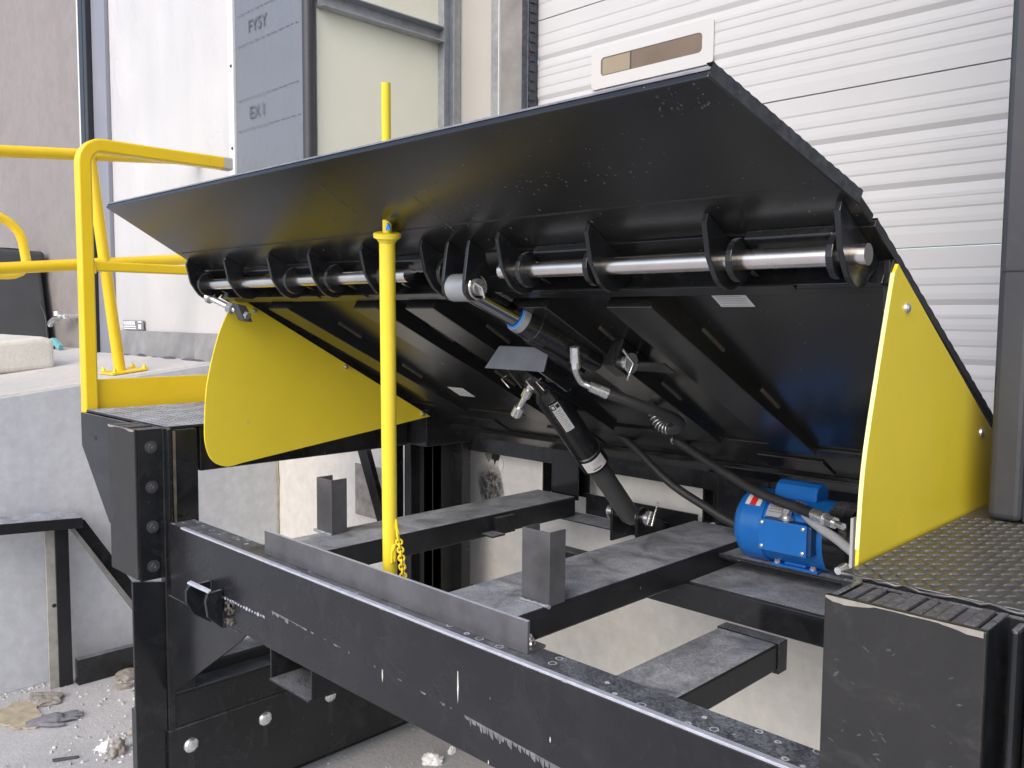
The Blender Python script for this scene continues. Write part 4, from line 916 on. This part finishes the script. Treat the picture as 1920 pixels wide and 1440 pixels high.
# capacitor cover on top
cap = G(); prof = [(-.040, .0), (-.040, .025), (-.030, .038), (-.010, .046), (.012, .046), (.030, .038), (.040, .022), (.040, 0)]
V0 = [MP(.100, b_*.9, c*1.02+.085) for b_, c in prof]; cap.ext(V0, md*.118*KM); cap.build('capacitor_cover', 'blue', mo, .006, 3)
# name plate and the red and white sticker wrapped on the shell
def wrap(a0, a1, t0, t1, r, m, name, parent, n=6):
    V = []
    for a in (a0, a1):
        for k in range(n+1):
            t_ = radians(t0+(t1-t0)*k/n); V.append(MP(a, sgn*sin(t_)*r, cos(t_)*r))
    return G().add(V, [(k, k+1, n+2+k, n+1+k) for k in range(n)], True).build(name, m, parent)
s_ = wrap(.036, .080, 26, 50, .0988, 'white', 'sticker', mo); wrap(.049, .067, 26, 50, .0991, 'red', 'sticker_stripe', s_)
npz = wrap(.100, .170, 34, 62, .0928, 'conduit', 'name_plate', mo)
for k in range(4): wrap(.105, .15+random.random()*.015, 38+k*5, 39.4+k*5, .0932, 'ink_grey', 'print_line', npz)
# foot
ftm = mbox(.105, .235, -.066, .055, -.0965, -.088, 'mounting_foot', 'blue', mo, .002)
gq = G(); gq.ext([MP(.135, sgn*.045, -.089), MP(.20, sgn*.045, -.089), MP(.192, sgn*.035, -.06), MP(.143, sgn*.035, -.06)], sd*sgn*-.08); gq.build('foot_web', 'blue', mo, .006, 2)
for a, b_ in ((.120, .046), (.220, .046), (.120, -.058), (.220, -.058)):
    g = G(); p0_ = MP(a, sgn*b_, -.088); g.cyl(p0_, p0_+mu*.004, .010, n=14); g.cyl(p0_+mu*.004, p0_+mu*.012, .008, n=6, smooth=False); g.cyl(p0_+mu*.012, p0_+mu*.032, .0042, n=10); g.build('foot_bolt', 'fitting', ftm)
for (a, b_, c) in ((.315, sgn*.06, -.052), (.33, sgn*.0, .062)): G().cyl(MP(a-.03, b_, c), MP(a+.014, b_, c), .009, n=12).build('through_bolt', 'fitting', mo, .002)
# pump block and bracket plate at the far end
pu = thing('hydraulic_pump', 'black pump housing between the blue motor and the yellow guard', 'pump', (-.86, 2.02, 1.2))
G().lathe(mc, md, sc_([(.341, .05), (.345, .062), (.385, .062), (.39, .05), (.39, 0)]), 28).build('housing', 'black', pu)
G().box(-.872, -.864, 2.06, 2.085, 1.07, 1.29).build('mounting_strip', 'trim', pu, .002)
# conduit
cd = thing('conduit', 'grey flexible conduit with silver elbow leaving the motor box', 'conduit', MP(.165, sgn*.09, .042))
e0 = MP(.165, sgn*.092, .042)
G().tube(spline([e0, e0+mu*.022, e0+mu*.040+md*.012, e0+mu*.042+md*.03], 6), .0135, 12).build('elbow', 'fitting', cd)
G().cyl(e0+mu*.002, e0+mu*.010, .020, n=8).build('lock_ring', 'fitting', cd, .002)
c1 = e0+mu*.042+md*.026; G().cyl(c1, c1+md*.024, .019, n=8, smooth=False).build('nut', 'fitting', cd, .003)
G().tube(spline([c1+md*.02, (-1.049, 2.204, 1.238), (-0.990, 2.161, 1.225), (-0.933, 2.129, 1.213), (-0.873, 2.097, 1.193)], 8), .0125, 14).build('tube', 'conduit', cd)

# ------------------------------------------------------------------ yellow maintenance strut and chain
B0 = Vector((-1.752, 1.335, 1.03)); Lp = dp(-1.592, 1.334, .012)
pl = thing('maintenance_strut', 'upright yellow maintenance strut propping up the deck lip', 'prop pole', B0)
axp = (Lp-B0).normalized(); Lz = (Lp-B0).length
G().cyl(B0, B0+axp*(Lz-.035), .0185, n=22).build('tube', 'yellow_pole', pl)
G().lathe(B0, axp, [(Lz-.045, .0185), (Lz-.037, .024), (Lz-.033, .031), (Lz-.024, .032), (Lz-.022, .029), (Lz-.021, .012)], 26).build('collar', 'yellow_pole', pl)
G().cyl(B0+axp*(Lz-.03), B0+axp*(Lz+.30), .0105, n=16).build('inner_rod', 'yellow_pole', pl)
ptab = B0+axp*.145; G().ext([ptab+Vector((.015, -.01, -.02)), ptab+Vector((.03, -.01, -.012)), ptab+Vector((.03, -.01, .03)), ptab+Vector((.015, -.01, .035))], (0, .006, 0)).build('chain_tab', 'yellow_pole', pl, .001)
blue_tag = G().ext([Lp+Vector((.012, -.014, -.018)), Lp+Vector((.03, -.014, -.018)), Lp+Vector((.02, -.014, -.002))], (0, .004, 0)).build('tag', 'seal_blue', pl)
chn = thing('chain', 'yellow plastic chain hanging beside the yellow strut', 'chain', ptab)
rv = Vector((.71, .70, 0)); ca = B0+axp*.235
pc = lambda a, z: ca+rv*a+Vector((.004, -.008, z))
knots = [pc(.017, .0), pc(.027, -.045), pc(.033, -.085), pc(.037, -.13), pc(.046, -.175)]
G().tube([pc(.012, .012), pc(.020, .006), pc(.021, -.012), pc(.026, -.03)], .0042, 8).build('hook', 'chain', chn)
G().tube([pc(.018, -.055), pc(.010, -.075), pc(.009, -.10)], .0035, 8).build('loose_end', 'chain', chn)
pth = spline(knots[1:], 4); pth = [knots[0]+(knots[1]-knots[0])*.6]+pth
for i in range(len(pth)-1):
    m_ = (pth[i]+pth[i+1])/2; t_ = (pth[i+1]-pth[i]).normalized(); fwd_ = Vector((-.7, .71, 0)); u_ = t_.cross(fwd_).normalized() if i % 2 else t_.cross(rv).normalized()
    hl = (pth[i+1]-pth[i]).length*.72
    G().tube([m_+t_*hl*cos(a)+u_*.0075*sin(a) for a in [2*pi*k/14 for k in range(14)]], .0029, 6, closed=True).build('link', 'chain', chn)
ks = tag(G().lathe((-1.80, 1.37, 1.095), (0, 0, 1), [(0, .012), (.008, .012), (.012, .008), (.014, 0)], 14).build('yellow_cap', 'chain'), 'small yellow plastic cap peeking over the keeper angle', 'cap')

# ------------------------------------------------------------------ support frame at the lower left
sf = thing('step_support', 'dusty black steel stand with a short shelf and brace by the ramp wall', 'steel stand', (-4.3, 1.35, 0))
g = G(); g.ext([(-4.36, .95, .862), (-4.21, .95, .862), (-4.25, 1.44, .818), (-4.40, 1.44, .832)], (0, 0, -.05)); g.build('shelf', 'black_rail', sf, .003)
G().box(-4.345, -4.335, 1.30, 1.36, .0, .79).build('leg_web', 'leg_grey', sf, .002)
G().box(-4.335, -4.325, 1.34, 1.40, .0, .785).build('leg_flange', 'black_rail', sf, .002)
g = G(); g.ext([(-4.335, 1.38, .80), (-4.335, 1.46, .80), (-4.335, 1.78, .28), (-4.335, 1.72, .24)], (.05, 0, 0)); g.build('brace', 'black', sf, .003)
g = G(); g.ext([(-4.284, 1.375, .79), (-4.284, 1.39, .80), (-4.284, 1.735, .25), (-4.284, 1.72, .24)], (.012, 0, 0)); g.build('brace_lip', 'jamb', sf, .001)
G().box(-4.33, -4.285, 1.41, 2.2, .0, .125).build('sill', 'black', sf, .004)
hh = G().cyl((-4.3349, 1.33, .40), (-4.334, 1.33, .40), .01, n=14).build('hole', 'ink', sf)

# ------------------------------------------------------------------ wall marks in the pit
m_, n_, l_, p_ = newmat('soot'); p_.inputs['Base Color'].default_value = (.06, .06, .06, 1); p_.inputs['Roughness'].default_value = .9
tc_ = n_.new('ShaderNodeTexCoord'); gr_ = n_.new('ShaderNodeTexGradient'); gr_.gradient_type = 'SPHERICAL'; mp_ = n_.new('ShaderNodeMapping'); mp_.inputs['Location'].default_value = (-1, -1, -1); mp_.inputs['Scale'].default_value = (2, 2, 2)
l_.new(tc_.outputs['Generated'], mp_.inputs['Vector']); l_.new(mp_.outputs[0], gr_.inputs[0])
ns_ = nd(n_, 'ShaderNodeTexNoise', Scale=40, Detail=6, Roughness=.8); l_.new(tc_.outputs['Object'], ns_.inputs['Vector'])
ml_ = mul(n_, l_, ramp(n_, l_, gr_.outputs[0], .0, .5).outputs[0], ramp(n_, l_, ns_.outputs['Fac'], .3, .6).outputs[0]); l_.new(ml_, p_.inputs['Alpha']); M['soot'] = m_
G().quad((-2.99, 2.6575, .93), (-2.72, 2.6575, .93), (-2.72, 2.6575, 1.2), (-2.99, 2.6575, 1.2)).build('soot_mark', 'soot', pit) if False else None
G().quad((-2.80, 2.6575, .90), (-2.64, 2.6575, .90), (-2.70, 2.6575, 1.13), (-2.86, 2.6575, 1.13)).build('soot_mark', 'soot', pit)
blob('spalled_hole', -2.72, 1.16, .02, .035, 2.659, 'ink', pit, 16, .4); blob('spalled_patch', -2.755, 1.16, .03, .03, 2.6595, 'stone', pit, 16, .35); blob('white_patch', -2.685, 1.125, .014, .03, 2.6588, 'foam', pit, 8, .1)

# ------------------------------------------------------------------ debris on the ground
rnd = random.Random(17)
def chunk(name, x, y, r, h, m, label, cat, seed, group=None, flat=1):
    q = random.Random(seed); bm = bmesh.new(); bmesh.ops.create_icosphere(bm, subdivisions=3, radius=1)
    ph = [q.uniform(0, 6) for _ in range(6)]
    for v in bm.verts:
        c = v.co; k = 1+.22*sin(3*c.x+ph[0])*sin(4*c.y+ph[1])+.14*sin(9*c.x+ph[2])*sin(8*c.y+ph[3])+.08*q.uniform(-1, 1)
        v.co = Vector((c.x*r*k, c.y*r*.7*k, max(-.2, c.z)*h*k))
    me = bpy.data.meshes.new(name); bm.to_mesh(me); bm.free(); o = bpy.data.objects.new(name, me); C.objects.link(o); me.materials.append(M[m])
    o.location = (x, y, h*.18); o.rotation_euler = (0, 0, q.uniform(0, 6)); tag(o, label, cat, group); return o

chunk('mortar_lump', -4.23, 1.247, .085, .024, 'stone', 'rough oval lump of broken mortar near the steel stand leg', 'rubble lump', 1)
chunk('mortar_lump', -4.25, 1.63, .085, .022, 'stone', 'long broken mortar lump lying against the black sill', 'rubble lump', 2)
chunk('mortar_lump', -4.12, 1.56, .05, .016, 'stone', 'small brown mortar lump between the sill and the column', 'rubble lump', 3)
chunk('mortar_lump', -3.51, 1.30, .045, .04, 'stone', 'brownish crumb of mortar next to the white scrap', 'rubble lump', 4)
chunk('mortar_lump', -3.62, 1.44, .06, .03, 'stone', 'mottled mortar lump beside the black corner leg', 'rubble lump', 9)
chunk('foam_scrap', -3.58, 1.278, .042, .022, 'foam', 'bright white scrap on the floor left of the black leg', 'scrap', 5)
chunk('foam_scrap', -2.556, 2.15, .045, .03, 'foam', 'crumpled white paper scrap under the front beam', 'scrap', 6)
chunk('foam_scrap', -2.56, 2.26, .022, .02, 'foam', 'small pale blue white scrap beside the beam, right of the rust strip', 'scrap', 7)
# torn flat cardboard
rnd = random.Random(31); pl = []
for i in range(40):
    a = 2*pi*i/40; k = 1+.12*sin(3*a+1)+.07*sin(7*a)+rnd.uniform(-.05, .05); pl.append((-4.13+.155*cos(a)*k, 1.11+.085*sin(a)*k))
o = G().pz(pl, .002, .010).build('torn_cardboard', 'card'); tag(o, 'flat torn piece of tan cardboard left of the grey glove', 'cardboard')
g = G(); g.ext([(-3.625, 1.085, .002), (-3.605, 1.08, .002), (-3.565, 1.165, .002), (-3.578, 1.172, .002)], (0, 0, .008)); o = g.build('rubber_strip', 'twig', None, .004); tag(o, 'short dark rubber strip on the floor at the lower left', 'scrap strip')
# rusty flat bar along the floor under the side frame
fb = thing('floor_bar', 'rust stained steel angle lying along the floor under the front beam', 'steel angle', (-2.9, 2, 0))
M['rust'] = paint('rusty_dusty_steel', (.20, .15, .10), .8, var=.4, vscale=14, smudge=.5, smcol=(.42, .40, .37), bump=.5)
G().box(-2.99, -2.90, 1.2, 2.62, .0, .012).build('flat_leg', 'rust', fb, .002)
G().box(-2.899, -2.887, 1.2, 2.62, .0, .030).build('upright_leg', 'black', fb, .002)
# work glove
g = G(); gx = Vector((-3.44*1.149+.0, 1.2, 0)); p0 = Vector((-3.99, 1.13, .012)); d_ = Vector((.047, .211, 0)).normalized(); n_2 = Vector((d_.y, -d_.x, 0))
W = lambda a, b_, z=.013: p0+d_*a+n_2*b_+Vector((0, 0, z-.012))
g.tube([W(-.035, 0), W(.0, 0), W(.04, 0), W(.085, 0), W(.11, 0)], [.020, .030, .036, .042, .030], 14)
for b0, b1, L, r_ in ((-.033, -.040, .066, .0095), (-.011, -.012, .084, .0105), (.011, .014, .080, .0105), (.031, .040, .060, .0095)):
    g.tube([W(.075, b0*.9), W(.11, b0), W(.11+L*.6, (b0+b1)/2, .017), W(.11+L, b1, .010)], [r_*1.1, r_*1.1, r_, r_*.75], 10)
g.tube([W(.03, .026), W(.06, .052), W(.09, .066, .012), W(.112, .070, .010)], [.016, .014, .012, .009], 10)
gl_ = g.build('work_glove', 'glove'); tag(gl_, 'dark grey knitted work glove lying flat on the dusty floor', 'glove')
for v in gl_.data.vertices: v.co.z = max(.002, v.co.z*.62+.004)
rm = gl_.modifiers.new('remesh', 'REMESH'); rm.mode = 'VOXEL'; rm.voxel_size = .0035; rm.use_smooth_shade = True
sm = gl_.modifiers.new('smooth', 'SMOOTH'); sm.iterations = 4; sm.factor = .5
# fine rubble, chips and grit nobody could count
g = G(); rnd = random.Random(5)
def bit(x, y, r, z=0):
    pts_ = [(x+r*rnd.uniform(.4, 1)*cos(a), y+r*rnd.uniform(.4, 1)*sin(a)) for a in [2*pi*k/6+rnd.uniform(-.3, .3) for k in range(6)]]
    h = r*rnd.uniform(.3, .9); b0 = [(px_, py_, z+.0005) for px_, py_ in pts_]; t_ = [(x+(px_-x)*.6, y+(py_-y)*.6, z+h) for px_, py_ in pts_]
    g.add(b0+t_, [(k, (k+1) % 6, 6+(k+1) % 6, 6+k) for k in range(6)]+[(6, 7, 8, 9, 10, 11)])
for k in range(420):
    u_ = rnd.random(); x = -4.40+rnd.random()**1.3*1.5; y = rnd.uniform(.7, 2.3); bit(x, y, rnd.choice([.003, .004, .005, .008, .012]))
for k in range(160): bit(rnd.uniform(-4.28, -3.6), rnd.gauss(1.70, .12), rnd.choice([.004, .006, .01, .014]))
for k in range(120): bit(rnd.gauss(-3.55, .08), rnd.gauss(1.33, .07), rnd.choice([.004, .006, .01, .012]))
for k in range(260): bit(-4.43+abs(rnd.gauss(0, .05)), rnd.uniform(.7, 1.9), rnd.choice([.003, .005, .007, .01]))
for k in range(160): bit(rnd.uniform(-2.9, -2.0), rnd.uniform(1.5, 2.6), rnd.choice([.003, .005, .008]))
for k in range(120): bit(rnd.gauss(-4.17, .10), rnd.gauss(2.16, .06), rnd.choice([.006, .01, .016]))
o = g.build('rubble_bits', 'foam'); o.data.materials.clear(); M['grit'] = paint('mixed_grit', (.50, .49, .48), .9, var=.75, vscale=40); o.data.materials.append(M['grit']); o['kind'] = 'stuff'; tag(o, 'fine rubble and paint chips scattered over the concrete floor', 'rubble')
# white overspray dust along the foot of the slotted plate
